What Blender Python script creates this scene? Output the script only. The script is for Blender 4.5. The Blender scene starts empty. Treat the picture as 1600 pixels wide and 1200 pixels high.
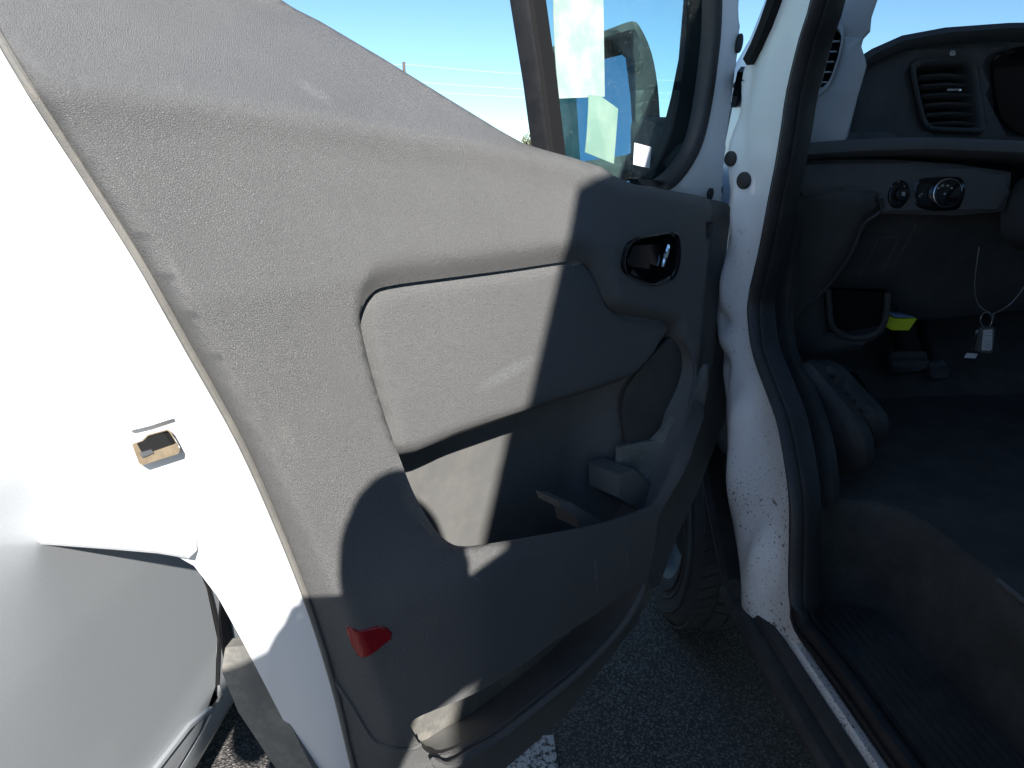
import bpy, bmesh, math, random
import numpy as np
from mathutils import Vector, Matrix
from mathutils.geometry import delaunay_2d_cdt
random.seed(7); np.random.seed(7)
R = math.radians
scene = bpy.context.scene
COL = scene.collection

# ------------------------------------------------------------------ camera
F = 1109.0; YAW = R(3.4); PITCH = math.atan((600 - 245) / F)
CAM = np.array([0.0, 0.0, 1.25])
cd = bpy.data.cameras.new('camera'); cam = bpy.data.objects.new('camera', cd); COL.objects.link(cam)
cam.location = CAM; cam.rotation_euler = (math.pi / 2 - PITCH, 0, -YAW)
cd.sensor_width = 36; cd.lens = 36 * F / 1600; cd.clip_start = 0.02; cd.clip_end = 6000
scene.camera = cam
scene.render.resolution_x = 1024; scene.render.resolution_y = 768

# ------------------------------------------------------------------ sky, sun, exposure
SUN_AZ, SUN_EL = R(10), R(35)                       # light runs forward and to the left, sun behind on the right
world = bpy.data.worlds.new('World'); scene.world = world; world.use_nodes = True
wn = world.node_tree.nodes; wl = world.node_tree.links
bg = wn['Background']; sky = wn.new('ShaderNodeTexSky'); sky.sky_type = 'NISHITA'; sky.sun_disc = False
sky.sun_elevation = SUN_EL; sky.sun_rotation = math.pi - SUN_AZ
sky.altitude = 1200; sky.air_density = 1.0; sky.dust_density = 0.0; sky.ozone_density = 1.5
tint = wn.new('ShaderNodeMix'); tint.data_type = 'RGBA'; tint.blend_type = 'MULTIPLY'; tint.inputs[0].default_value = 1.0
tint.inputs[7].default_value = (0.66, 0.86, 0.99, 1)                     # clear, saturated blue over the whole sky
wl.new(sky.outputs[0], tint.inputs[6]); wl.new(tint.outputs[2], bg.inputs[0]); bg.inputs[1].default_value = 0.085
sd = bpy.data.lights.new('sun', 'SUN'); sun = bpy.data.objects.new('sun', sd); COL.objects.link(sun)
sd.energy = 5.0; sd.angle = R(0.5); sd.color = (1.0, 0.975, 0.94)
LDIR = Vector((-math.sin(SUN_AZ) * math.cos(SUN_EL), math.cos(SUN_AZ) * math.cos(SUN_EL), -math.sin(SUN_EL)))
sun.rotation_euler = LDIR.to_track_quat('-Z', 'Y').to_euler(); sun.location = (3, -6, 6)
vs = scene.view_settings
vs.view_transform = 'Standard'; vs.look = 'None'; vs.exposure = 1.05; vs.gamma = 1.0; vs.use_curve_mapping = False
scene.cycles.max_bounces = 8; scene.cycles.transparent_max_bounces = 12

# ------------------------------------------------------------------ materials
MATS = {}
def mat(name, col, rough=0.5, metal=0.0, spec=0.5, coat=0.0, build=None, trans=0.0):
    m = bpy.data.materials.new(name); m.use_nodes = True
    nt = m.node_tree; b = nt.nodes['Principled BSDF']
    b.inputs['Base Color'].default_value = (*col, 1); b.inputs['Roughness'].default_value = rough
    b.inputs['Metallic'].default_value = metal; b.inputs['Specular IOR Level'].default_value = spec
    b.inputs['Coat Weight'].default_value = coat; b.inputs['Coat Roughness'].default_value = 0.04
    b.inputs['Transmission Weight'].default_value = trans
    if build: build(nt, b)
    MATS[name] = m
    return m
def N(nt, t, **k):
    n = nt.nodes.new(t)
    for a, v in k.items():
        if a in n.inputs.keys(): n.inputs[a].default_value = v
        else: setattr(n, a, v)
    return n
def coords(nt):
    g = N(nt, 'ShaderNodeNewGeometry'); return g.outputs['Position']
def ramp(nt, fac, stops):
    r = N(nt, 'ShaderNodeValToRGB'); nt.links.new(fac, r.inputs[0])
    e = r.color_ramp.elements
    while len(e) < len(stops): e.new(0.5)
    for el, (p, c) in zip(e, stops):
        el.position = p; el.color = (*c, 1) if len(c) == 3 else c
    return r.outputs[0]
def mixc(nt, fac, a, b, mode='MIX'):
    m = N(nt, 'ShaderNodeMix', data_type='RGBA', blend_type=mode)
    for s, v in ((m.inputs[0], fac), (m.inputs[6], a), (m.inputs[7], b)):
        if isinstance(v, (int, float)): s.default_value = v
        elif isinstance(v, tuple): s.default_value = (*v, 1)
        else: nt.links.new(v, s)
    return m.outputs[2]
def noise(nt, pos, scale, detail=4, rough=0.55):
    n = N(nt, 'ShaderNodeTexNoise', Scale=scale, Detail=detail, Roughness=rough)
    nt.links.new(pos, n.inputs['Vector']); return n.outputs[0]
def bump(nt, b, h, strength, dist, prev=None):
    u = N(nt, 'ShaderNodeBump', Strength=strength, Distance=dist); nt.links.new(h, u.inputs['Height'])
    if prev is not None: nt.links.new(prev, u.inputs['Normal'])
    nt.links.new(u.outputs[0], b.inputs['Normal']); return u.outputs[0]

def leather(scale, strength, c1, c2, dust=0.0):
    def f(nt, b):
        p = coords(nt)
        d = noise(nt, p, 60, 2); 
        mp = N(nt, 'ShaderNodeVectorMath', operation='MULTIPLY_ADD')
        cx = N(nt, 'ShaderNodeTexNoise', Scale=90.0, Detail=2.0); nt.links.new(p, cx.inputs['Vector'])
        nt.links.new(cx.outputs[1], mp.inputs[0]); mp.inputs[1].default_value = (0.0035, 0.0035, 0.0025); nt.links.new(p, mp.inputs[2])
        sc = N(nt, 'ShaderNodeMapping'); sc.inputs['Scale'].default_value = (0.85, 0.85, 1.25); nt.links.new(mp.outputs[0], sc.inputs[0])
        v = N(nt, 'ShaderNodeTexVoronoi', feature='DISTANCE_TO_EDGE', Scale=scale); nt.links.new(sc.outputs[0], v.inputs['Vector'])
        v2 = N(nt, 'ShaderNodeTexVoronoi', feature='DISTANCE_TO_EDGE', Scale=scale * 2.1); nt.links.new(sc.outputs[0], v2.inputs['Vector'])
        h1 = N(nt, 'ShaderNodeMapRange'); h1.inputs[1].default_value = 0.0; h1.inputs[2].default_value = 0.22; nt.links.new(v.outputs[0], h1.inputs[0])
        h2 = N(nt, 'ShaderNodeMapRange'); h2.inputs[1].default_value = 0.0; h2.inputs[2].default_value = 0.2; h2.inputs[4].default_value = 0.45; nt.links.new(v2.outputs[0], h2.inputs[0])
        ad = N(nt, 'ShaderNodeMath', operation='ADD'); nt.links.new(h1.outputs[0], ad.inputs[0]); nt.links.new(h2.outputs[0], ad.inputs[1])
        bump(nt, b, ad.outputs[0], strength, 0.0016)
        big = noise(nt, p, 5, 5, 0.6)
        c = ramp(nt, big, [(0.3, c1), (0.7, c2)])
        fine = noise(nt, p, 700, 2)
        c = mixc(nt, 0.25, c, ramp(nt, fine, [(0.3, tuple(x * .6 for x in c1)), (0.7, tuple(x * 1.35 for x in c2))]))
        c = mixc(nt, 1.0, c, ramp(nt, h1.outputs[0], [(0.0, (0.64, 0.64, 0.64)), (0.5, (1.05, 1.05, 1.05))]), 'MULTIPLY')  # dirt and painted shade darken the creases, deepening the grain
        if dust:
            dn = noise(nt, p, 22, 8, 0.7)
            c = mixc(nt, ramp(nt, dn, [(0.55, (0, 0, 0)), (0.8, (dust,) * 3)]), c, (0.24, 0.22, 0.19))
        nt.links.new(c, b.inputs['Base Color'])
        rr = N(nt, 'ShaderNodeMapRange'); rr.inputs[3].default_value = 0.36; rr.inputs[4].default_value = 0.54
        nt.links.new(noise(nt, p, 14, 4), rr.inputs[0]); nt.links.new(rr.outputs[0], b.inputs['Roughness'])
    return f
mat('trim_vinyl', (0.1, 0.1, 0.1), 0.5, build=leather(460, 0.58, (0.130, 0.128, 0.123), (0.162, 0.159, 0.153), 0.06))
mat('insert_vinyl', (0.1, 0.1, 0.1), 0.5, build=leather(520, 0.52, (0.134, 0.132, 0.127), (0.160, 0.157, 0.151), 0.06))

def grain(c1, c2, scale=500, strength=0.25, dust=0.0, dcol=(0.2, 0.18, 0.15), r0=0.5, r1=0.75, dscale=16):
    def f(nt, b):
        p = coords(nt)
        h = noise(nt, p, scale, 3)
        bump(nt, b, h, strength, 0.0015)
        c = ramp(nt, noise(nt, p, 9, 6, 0.65), [(0.3, c1), (0.72, c2)])
        if dust:
            dn = noise(nt, p, dscale, 10, 0.72)
            c = mixc(nt, ramp(nt, dn, [(0.46, (0, 0, 0)), (0.78, (dust,) * 3)]), c, dcol)
        nt.links.new(c, b.inputs['Base Color'])
        rr = N(nt, 'ShaderNodeMapRange'); rr.inputs[3].default_value = r0; rr.inputs[4].default_value = r1
        nt.links.new(noise(nt, p, 30, 4), rr.inputs[0]); nt.links.new(rr.outputs[0], b.inputs['Roughness'])
    return f
mat('pocket_plastic', (0.1,)*3, 0.6, build=grain((0.125, 0.123, 0.117), (0.16, 0.157, 0.149), 420, 0.3, 0.35, (0.26, 0.24, 0.21)))
mat('dusty_plastic', (0.1,)*3, 0.6, build=grain((0.13, 0.127, 0.118), (0.21, 0.2, 0.18), 300, 0.35, 0.8, (0.36, 0.33, 0.28), dscale=28))
mat('dash_plastic', (0.03,)*3, 0.6, build=grain((0.045, 0.0445, 0.044), (0.068, 0.066, 0.064), 600, 0.25, 0.3, (0.13, 0.125, 0.12)))
mat('dash_plastic_grey', (0.05,)*3, 0.55, build=grain((0.085, 0.084, 0.083), (0.112, 0.110, 0.108), 600, 0.25, 0.15, (0.2, 0.19, 0.18)))
mat('floor_rubber', (0.03,)*3, 0.8, build=grain((0.036, 0.034, 0.031), (0.062, 0.058, 0.053), 260, 0.5, 0.35, (0.15, 0.138, 0.12), 0.7, 0.9))
mat('kick_plastic', (0.03,)*3, 0.6, build=grain((0.018, 0.0175, 0.017), (0.028, 0.027, 0.026), 400, 0.3, 0.5, (0.08, 0.075, 0.066)))
mat('rocker_plastic', (0.04,)*3, 0.7, build=grain((0.03, 0.03, 0.031), (0.055, 0.053, 0.051), 300, 0.4, 0.45, (0.10, 0.09, 0.08), 0.6, 0.85, 26))
mat('rubber', (0.016, 0.016, 0.017), 0.55, build=grain((0.013, 0.013, 0.014), (0.024, 0.024, 0.025), 500, 0.15, 0.35, (0.07, 0.065, 0.06), 0.4, 0.65, 30))
mat('edge_cord', (0.2,)*3, 0.8, build=grain((0.13, 0.125, 0.112), (0.2, 0.19, 0.17), 900, 0.9, 0.4, (0.3, 0.27, 0.22), 0.8, 0.95, 60))
mat('tyre_rubber', (0.02,)*3, 0.8, build=grain((0.045, 0.045, 0.046), (0.075, 0.074, 0.073), 300, 0.3, 0.25, (0.17, 0.165, 0.155), 0.75, 0.95))
mat('black_gloss', (0.008, 0.008, 0.009), 0.12, spec=0.5)
mat('black_matte', (0.011, 0.011, 0.012), 0.7, spec=0.2)
mat('void', (0.004, 0.004, 0.004), 0.9)
mat('chrome', (0.75, 0.76, 0.78), 0.12, metal=1.0)
mat('steel', (0.45, 0.45, 0.46), 0.35, metal=1.0)
mat('print_grey', (0.35, 0.36, 0.37), 0.6)

def dirty_white(dirt):
    def f(nt, b):
        p = coords(nt)
        c = ramp(nt, noise(nt, p, 3.5, 5), [(0.3, (0.74, 0.755, 0.77)), (0.7, (0.80, 0.80, 0.80))])
        if dirt:
            sep = N(nt, 'ShaderNodeSeparateXYZ'); nt.links.new(p, sep.inputs[0])
            zz = N(nt, 'ShaderNodeMapRange'); zz.inputs[1].default_value = 1.25; zz.inputs[2].default_value = 0.5; nt.links.new(sep.outputs[2], zz.inputs[0])
            film = ramp(nt, noise(nt, p, 10, 9, 0.7), [(0.45, (0, 0, 0)), (0.8, (0.55,) * 3)])
            k = N(nt, 'ShaderNodeMath', operation='MULTIPLY'); nt.links.new(film, k.inputs[0]); nt.links.new(zz.outputs[0], k.inputs[1])
            c = mixc(nt, k.outputs[0], c, (0.42, 0.38, 0.32))
            area = noise(nt, p, 6.5, 3)
            for sc, lo, colr in ((150, 0.73, (0.06, 0.04, 0.025)), (60, 0.75, (0.12, 0.06, 0.03)), (330, 0.705, (0.16, 0.14, 0.11))):
                sp = noise(nt, p, sc, 2, 0.5)
                a2 = N(nt, 'ShaderNodeMath', operation='MULTIPLY_ADD'); nt.links.new(area, a2.inputs[0]); a2.inputs[1].default_value = 0.30; nt.links.new(sp, a2.inputs[2])
                m = ramp(nt, a2.outputs[0], [(lo + 0.10, (0, 0, 0)), (lo + 0.13, (1, 1, 1))])
                k2 = N(nt, 'ShaderNodeMath', operation='MULTIPLY'); nt.links.new(m, k2.inputs[0]); nt.links.new(zz.outputs[0], k2.inputs[1])
                c = mixc(nt, k2.outputs[0], c, colr)
        nt.links.new(c, b.inputs['Base Color'])
        bump(nt, b, noise(nt, p, 160, 2), 0.03, 0.002)
    return f
mat('white_paint', (0.8, 0.8, 0.8), 0.32, coat=0.6, build=dirty_white(False))
mat('white_paint_dirty', (0.8, 0.8, 0.8), 0.35, coat=0.45, build=dirty_white(True))
def silver(nt, b):
    p = coords(nt)
    fl = noise(nt, p, 1500, 1)
    nt.links.new(ramp(nt, fl, [(0.35, (0.40, 0.415, 0.425)), (0.7, (0.50, 0.512, 0.515))]), b.inputs['Base Color'])
mat('silver_paint', (0.5, 0.52, 0.54), 0.45, metal=0.0, coat=0.7, build=silver)
mat('headliner', (0.34, 0.345, 0.35), 0.75, build=grain((0.58, 0.58, 0.585), (0.66, 0.66, 0.665), 500, 0.2, 0.2, (0.25, 0.24, 0.22), 0.7, 0.85))
mat('red_lens', (0.27, 0.006, 0.011), 0.18, spec=0.6, coat=0.6)
mat('primer', (0.42, 0.31, 0.16), 0.7, build=grain((0.16, 0.12, 0.075), (0.30, 0.235, 0.15), 300, 0.3, 0.7, (0.06, 0.045, 0.03), dscale=70))
mat('yellow_plastic', (0.72, 0.80, 0.02), 0.55, build=grain((0.66, 0.74, 0.02), (0.75, 0.83, 0.03), 500, 0.15, 0.3, (0.35, 0.36, 0.05)))
mat('blue_label', (0.16, 0.24, 0.36), 0.6, build=grain((0.13, 0.2, 0.32), (0.24, 0.32, 0.42), 300, 0.1))
mat('tag_white', (0.6, 0.61, 0.62), 0.5, build=grain((0.5, 0.51, 0.52), (0.7, 0.7, 0.7), 200, 0.05))
def paper(c1, c2):
    def f(nt, b):
        p = coords(nt)
        c = ramp(nt, noise(nt, p, 24, 4, 0.55), [(0.42, c1), (0.66, c2)])
        nt.links.new(c, b.inputs['Base Color'])
        bump(nt, b, noise(nt, p, 40, 3), 0.15, 0.003)
    return f
mat('paper_sheet', (0.6, 0.75, 0.68), 0.8, build=paper((0.30, 0.42, 0.37), (0.46, 0.50, 0.47)))
mat('paper_green', (0.3, 0.5, 0.4), 0.8, build=paper((0.20, 0.34, 0.27), (0.27, 0.40, 0.32)))
mat('sticker_white', (0.8, 0.8, 0.82), 0.7)
def glass_mat(name, tint, dirt):
    m = bpy.data.materials.new(name); m.use_nodes = True; nt = m.node_tree; nt.nodes.clear()
    o = N(nt, 'ShaderNodeOutputMaterial'); tr = N(nt, 'ShaderNodeBsdfTransparent'); tr.inputs[0].default_value = (*tint, 1)
    gl = N(nt, 'ShaderNodeBsdfGlossy', Roughness=0.02); lw = N(nt, 'ShaderNodeLayerWeight'); pw = N(nt, 'ShaderNodeMath', operation='POWER'); nt.links.new(lw.outputs['Facing'], pw.inputs[0]); pw.inputs[1].default_value = 4.0
    fr = N(nt, 'ShaderNodeMath', operation='MULTIPLY_ADD'); nt.links.new(pw.outputs[0], fr.inputs[0]); fr.inputs[1].default_value = 0.8; fr.inputs[2].default_value = 0.035
    mx = N(nt, 'ShaderNodeMixShader'); nt.links.new(fr.outputs[0], mx.inputs[0]); nt.links.new(tr.outputs[0], mx.inputs[1]); nt.links.new(gl.outputs[0], mx.inputs[2])
    last = mx.outputs[0]
    if dirt:
        p = coords(nt); df = N(nt, 'ShaderNodeBsdfDiffuse'); df.inputs[0].default_value = (0.55, 0.55, 0.52, 1)
        a = ramp(nt, noise(nt, p, 230, 2, 0.5), [(0.66, (0, 0, 0)), (0.74, (dirt,) * 3)])
        c = ramp(nt, noise(nt, p, 9, 8, 0.7), [(0.4, (0.0,) * 3), (0.9, (dirt * 0.15,) * 3)])
        mxx = N(nt, 'ShaderNodeMath', operation='MAXIMUM'); nt.links.new(a, mxx.inputs[0]); nt.links.new(c, mxx.inputs[1])
        m2 = N(nt, 'ShaderNodeMixShader'); nt.links.new(mxx.outputs[0], m2.inputs[0]); nt.links.new(last, m2.inputs[1]); nt.links.new(df.outputs[0], m2.inputs[2]); last = m2.outputs[0]
    nt.links.new(last, o.inputs[0]); MATS[name] = m
glass_mat('door_glass', (0.78, 0.90, 0.89), 0.16)
glass_mat('windscreen_glass', (0.95, 0.97, 0.965), 0.0)
mat('car_glass', (0.01, 0.012, 0.013), 0.05, spec=0.6)
mat('mirror', (0.80, 0.85, 0.88), 0.02, metal=1.0)
def asphalt(nt, b):
    p = coords(nt)
    v = N(nt, 'ShaderNodeTexVoronoi', Scale=170.0); nt.links.new(p, v.inputs['Vector'])
    sepc = N(nt, 'ShaderNodeSeparateColor'); nt.links.new(v.outputs[1], sepc.inputs[0])
    stones = ramp(nt, sepc.outputs[0], [(0.0, (0.09, 0.086, 0.083)), (0.55, (0.20, 0.186, 0.172)), (0.9, (0.28, 0.258, 0.235)), (1.0, (0.40, 0.375, 0.345))])
    c = mixc(nt, ramp(nt, v.outputs[0], [(0.35, (0, 0, 0)), (0.6, (1, 1, 1))]), stones, (0.045, 0.043, 0.042))
    c = mixc(nt, ramp(nt, noise(nt, p, 2.2, 6), [(0.35, (0, 0, 0)), (0.75, (0.5,) * 3)]), c, (0.11, 0.10, 0.093))
    nt.links.new(c, b.inputs['Base Color'])
    inv = N(nt, 'ShaderNodeMath', operation='SUBTRACT'); inv.inputs[0].default_value = 1.0; nt.links.new(v.outputs[0], inv.inputs[1])
    pb = bump(nt, b, inv.outputs[0], 0.9, 0.006)
    bump(nt, b, noise(nt, p, 400, 3), 0.4, 0.002, pb)
mat('asphalt', (0.06,) * 3, 0.85, build=asphalt)
def linepaint(nt, b):
    p = coords(nt)
    v = N(nt, 'ShaderNodeTexVoronoi', Scale=170.0); nt.links.new(p, v.inputs['Vector'])
    w = ramp(nt, noise(nt, p, 110, 5, 0.7), [(0.42, (0.05, 0.05, 0.05)), (0.5, (0.66, 0.67, 0.68))])
    nt.links.new(w, b.inputs['Base Color'])
    inv = N(nt, 'ShaderNodeMath', operation='SUBTRACT'); inv.inputs[0].default_value = 1.0; nt.links.new(v.outputs[0], inv.inputs[1])
    bump(nt, b, inv.outputs[0], 0.7, 0.005)
mat('line_paint', (0.65,) * 3, 0.8, build=linepaint)
mat('bark', (0.12, 0.08, 0.05), 0.9, build=grain((0.07, 0.05, 0.03), (0.14, 0.1, 0.07), 40, 0.6))
mat('leaves', (0.10, 0.10, 0.04), 0.7, build=grain((0.075, 0.085, 0.03), (0.15, 0.13, 0.06), 3, 0.1))
mat('pole_wood', (0.13, 0.09, 0.07), 0.9, build=grain((0.1, 0.07, 0.05), (0.16, 0.11, 0.09), 30, 0.4))
mat('wire_metal', (0.8, 0.82, 0.84), 0.5)
mat('jacket', (0.05, 0.06, 0.08), 0.9, build=grain((0.04, 0.05, 0.07), (0.06, 0.07, 0.09), 300, 0.3))
mat('jeans', (0.05, 0.07, 0.12), 0.9, build=grain((0.04, 0.06, 0.1), (0.07, 0.09, 0.15), 400, 0.3))
mat('skin', (0.45, 0.28, 0.2), 0.55)
mat('hair', (0.03, 0.02, 0.015), 0.6)

# ------------------------------------------------------------------ object helpers
WLOC = {}
def mk(name, verts, faces, m, parent=None, smooth=True, angle=40, origin=None):
    V = np.array([tuple(v) for v in verts], float)
    c = np.array(origin, float) if origin is not None else (V.min(0) + V.max(0)) / 2
    me = bpy.data.meshes.new(name); me.from_pydata((V - c).tolist(), [], faces); me.update()
    bmx = bmesh.new(); bmx.from_mesh(me); bmesh.ops.recalc_face_normals(bmx, faces=bmx.faces); bmx.to_mesh(me); bmx.free()
    o = bpy.data.objects.new(name, me); COL.objects.link(o); me.materials.append(MATS[m])
    if smooth:
        me.polygons.foreach_set('use_smooth', [True] * len(me.polygons))
        me.set_sharp_from_angle(angle=R(angle))
    WLOC[o.name] = c
    if parent is not None:
        o.parent = parent; o.location = c - WLOC[parent.name]
    else: o.location = c
    return o
def empty(name, loc, parent=None):
    o = bpy.data.objects.new(name, None); COL.objects.link(o); o.empty_display_size = 0.1
    WLOC[o.name] = np.array(loc, float)
    if parent is not None: o.parent = parent; o.location = WLOC[o.name] - WLOC[parent.name]
    else: o.location = loc
    return o
def tag(o, label=None, cat=None, group=None, kind=None):
    if label: o['label'] = label
    if cat: o['category'] = cat
    if group: o['group'] = group
    if kind: o['kind'] = kind
    return o
class MB:
    def __init__(s): s.v = []; s.f = []
    def add(s, v, f):
        n = len(s.v); s.v += [tuple(x) for x in v]; s.f += [tuple(i + n for i in q) for q in f]; return s
    def grid(s, rows, closed=False):
        n = len(rows[0]); v = [p for r in rows for p in r]; f = []
        for i in range(len(rows) - 1):
            for j in range(n if closed else n - 1):
                k = (j + 1) % n
                f.append((i * n + j, i * n + k, (i + 1) * n + k, (i + 1) * n + j))
        return s.add(v, f)
    def box(s, c, size, rot=None, bev=0.0):
        hx, hy, hz = [x / 2 for x in size]; b = min(bev, hx * .9, hy * .9, hz * .9)
        rot = rot or Matrix.Identity(3); c = Vector(c)
        if b <= 0:
            P = [(x * hx, y * hy, z * hz) for x in (-1, 1) for y in (-1, 1) for z in (-1, 1)]
            Q = [(0, 1, 3, 2), (4, 6, 7, 5), (0, 4, 5, 1), (2, 3, 7, 6), (0, 2, 6, 4), (1, 5, 7, 3)]
        else:
            bm = bmesh.new(); bmesh.ops.create_cube(bm, size=1)
            for v in bm.verts: v.co = Vector((v.co.x * 2 * hx, v.co.y * 2 * hy, v.co.z * 2 * hz))
            bmesh.ops.bevel(bm, geom=bm.edges[:], offset=b, segments=2, affect='EDGES', profile=0.5)
            bm.verts.index_update(); P = [v.co.copy() for v in bm.verts]; Q = [tuple(v.index for v in f.verts) for f in bm.faces]; bm.free()
        return s.add([c + rot @ Vector(p) for p in P], Q)
    def tube(s, path, rad, n=8, cap=True):
        path = [Vector(tuple(p)) for p in path]; rows = []
        up = Vector((0.31, 0.2, 0.93))
        for i, p in enumerate(path):
            t = (path[min(i + 1, len(path) - 1)] - path[max(i - 1, 0)]).normalized()
            a = t.cross(up)
            if a.length < 1e-3: a = t.cross(Vector((1, 0, 0)))
            a.normalize(); b = t.cross(a); r = rad[i] if isinstance(rad, (list, tuple)) else rad
            rows.append([p + (a * math.cos(2 * math.pi * k / n) + b * math.sin(2 * math.pi * k / n)) * r for k in range(n)])
        n0 = len(s.v); s.grid(rows, True)
        if cap:
            s.f.append(tuple(n0 + k for k in range(n))); s.f.append(tuple(n0 + (len(path) - 1) * n + k for k in range(n)))
        return s
    def prism(s, poly, axis):      # poly: 3D points in a loop, axis: extrusion vector
        n = len(poly); a = Vector(tuple(axis)); P = [Vector(tuple(p)) for p in poly]
        f = [tuple(range(n)), tuple(range(2 * n - 1, n - 1, -1))] + [(i, (i + 1) % n, n + (i + 1) % n, n + i) for i in range(n)]
        return s.add(P + [p + a for p in P], f)
    def disc(s, c, nrm, r, depth, n=20, rb=None, squash=None):
        nrm = Vector(tuple(nrm)).normalized(); a = nrm.cross(Vector((0.1, 0.2, 0.97))).normalized(); b = nrm.cross(a); c = Vector(tuple(c))
        sq = squash or (1, 1)
        def ring(rr, h): return [c + nrm * h + a * rr * sq[0] * math.cos(2 * math.pi * k / n) + b * rr * sq[1] * math.sin(2 * math.pi * k / n) for k in range(n)]
        rb = r * 0.15 if rb is None else rb
        n0 = len(s.v)
        rows = [ring(r, 0), ring(r, depth - rb * .8), ring(r - rb * .4, depth - rb * .2), ring(r - rb, depth)]
        s.grid(rows, True); s.f.append(tuple(n0 + 3 * n + k for k in range(n))); s.f.append(tuple(n0 + k for k in range(n)))
        return s
    def build(s, name, m, parent=None, **k): return mk(name, s.v, s.f, m, parent, **k)

def ray(px, py):
    r = (px - 800) / F; u = (600 - py) / F; c, s = math.cos(PITCH), math.sin(PITCH); fh = c + u * s
    return np.array([r * math.cos(YAW) + fh * math.sin(YAW), fh * math.cos(YAW) - r * math.sin(YAW), u * c - s])
class Plane:
    def __init__(s, o, u, n, v=(0, 0, 1)):
        s.o = np.array(o, float); s.u = np.array(u, float); s.u /= np.linalg.norm(s.u); s.n = np.array(n, float); s.n /= np.linalg.norm(s.n)
        s.u -= s.n * (s.u @ s.n); s.u /= np.linalg.norm(s.u)
        s.v = np.array(v, float); s.v -= s.n * (s.v @ s.n); s.v -= s.u * (s.v @ s.u); s.v /= np.linalg.norm(s.v)
    def uv(s, px, py, w=0.0):
        D = ray(px, py); t = ((s.o - CAM) @ s.n + w) / (D @ s.n); P = CAM + t * D - s.o
        return P @ s.u, P @ s.v
    def pt(s, u, v, w=0.0): return s.o + s.u * u + s.v * v + s.n * w
    def px(s, px, py, w=0.0): return s.pt(*s.uv(px, py, w), w)
    def line(s, pts, w=0.0): return [s.uv(*p, w) for p in pts]
def spline(pts, closed=False, k=4):
    P = [np.array(p, float) for p in pts]; n = len(P); out = []
    for i in range(n if closed else n - 1):
        p0 = P[(i - 1) % n] if closed or i > 0 else P[0]; p1 = P[i]; p2 = P[(i + 1) % n]; p3 = P[(i + 2) % n] if closed or i + 2 < n else P[-1]
        for j in range(k):
            t = j / k
            out.append(0.5 * (2 * p1 + (p2 - p0) * t + (2 * p0 - 5 * p1 + 4 * p2 - p3) * t * t + (3 * p1 - p0 - 3 * p2 + p3) * t ** 3))
    if not closed: out.append(P[-1])
    return [tuple(p) for p in out]
def resample(poly, step, closed=True):
    P = [np.array(p, float) for p in poly]; out = []
    for i in range(len(P) if closed else len(P) - 1):
        a, b = P[i], P[(i + 1) % len(P)]; n = max(1, int(np.linalg.norm(b - a) / step))
        for j in range(n): out.append(a + (b - a) * j / n)
    if not closed: out.append(P[-1])
    return np.array(out)
def inside(poly, pts):
    x, y = pts[:, 0], pts[:, 1]; r = np.zeros(len(pts), bool); P = np.array(poly); Q = np.roll(P, -1, 0)
    for (x1, y1), (x2, y2) in zip(P, Q):
        if y1 == y2: continue
        c = ((y1 > y) != (y2 > y)) & (x < (x2 - x1) * (y - y1) / (y2 - y1) + x1); r ^= c
    return r
def pdist(poly, pts, closed=True, attr=None):
    P = np.array(poly, float); Q = np.roll(P, -1, 0) if closed else P[1:]; A = P if closed else P[:-1]
    best = np.full(len(pts), 1e9); bi = np.zeros(len(pts)); 
    at = None if attr is None else np.array(attr, float)
    for i, (a, b) in enumerate(zip(A, Q)):
        ab = b - a; L = ab @ ab + 1e-12
        t = np.clip(((pts - a) @ ab) / L, 0, 1); d = np.linalg.norm(pts - (a + t[:, None] * ab), axis=1)
        m = d < best; best[m] = d[m]
        if at is not None: bi[m] = at[i] + (at[(i + 1) % len(at)] - at[i]) * t[m]
    return best if attr is None else (best, bi)
def sst(x, a, b):
    t = np.clip((x - a) / (b - a), 0, 1); return t * t * (3 - 2 * t)
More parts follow.
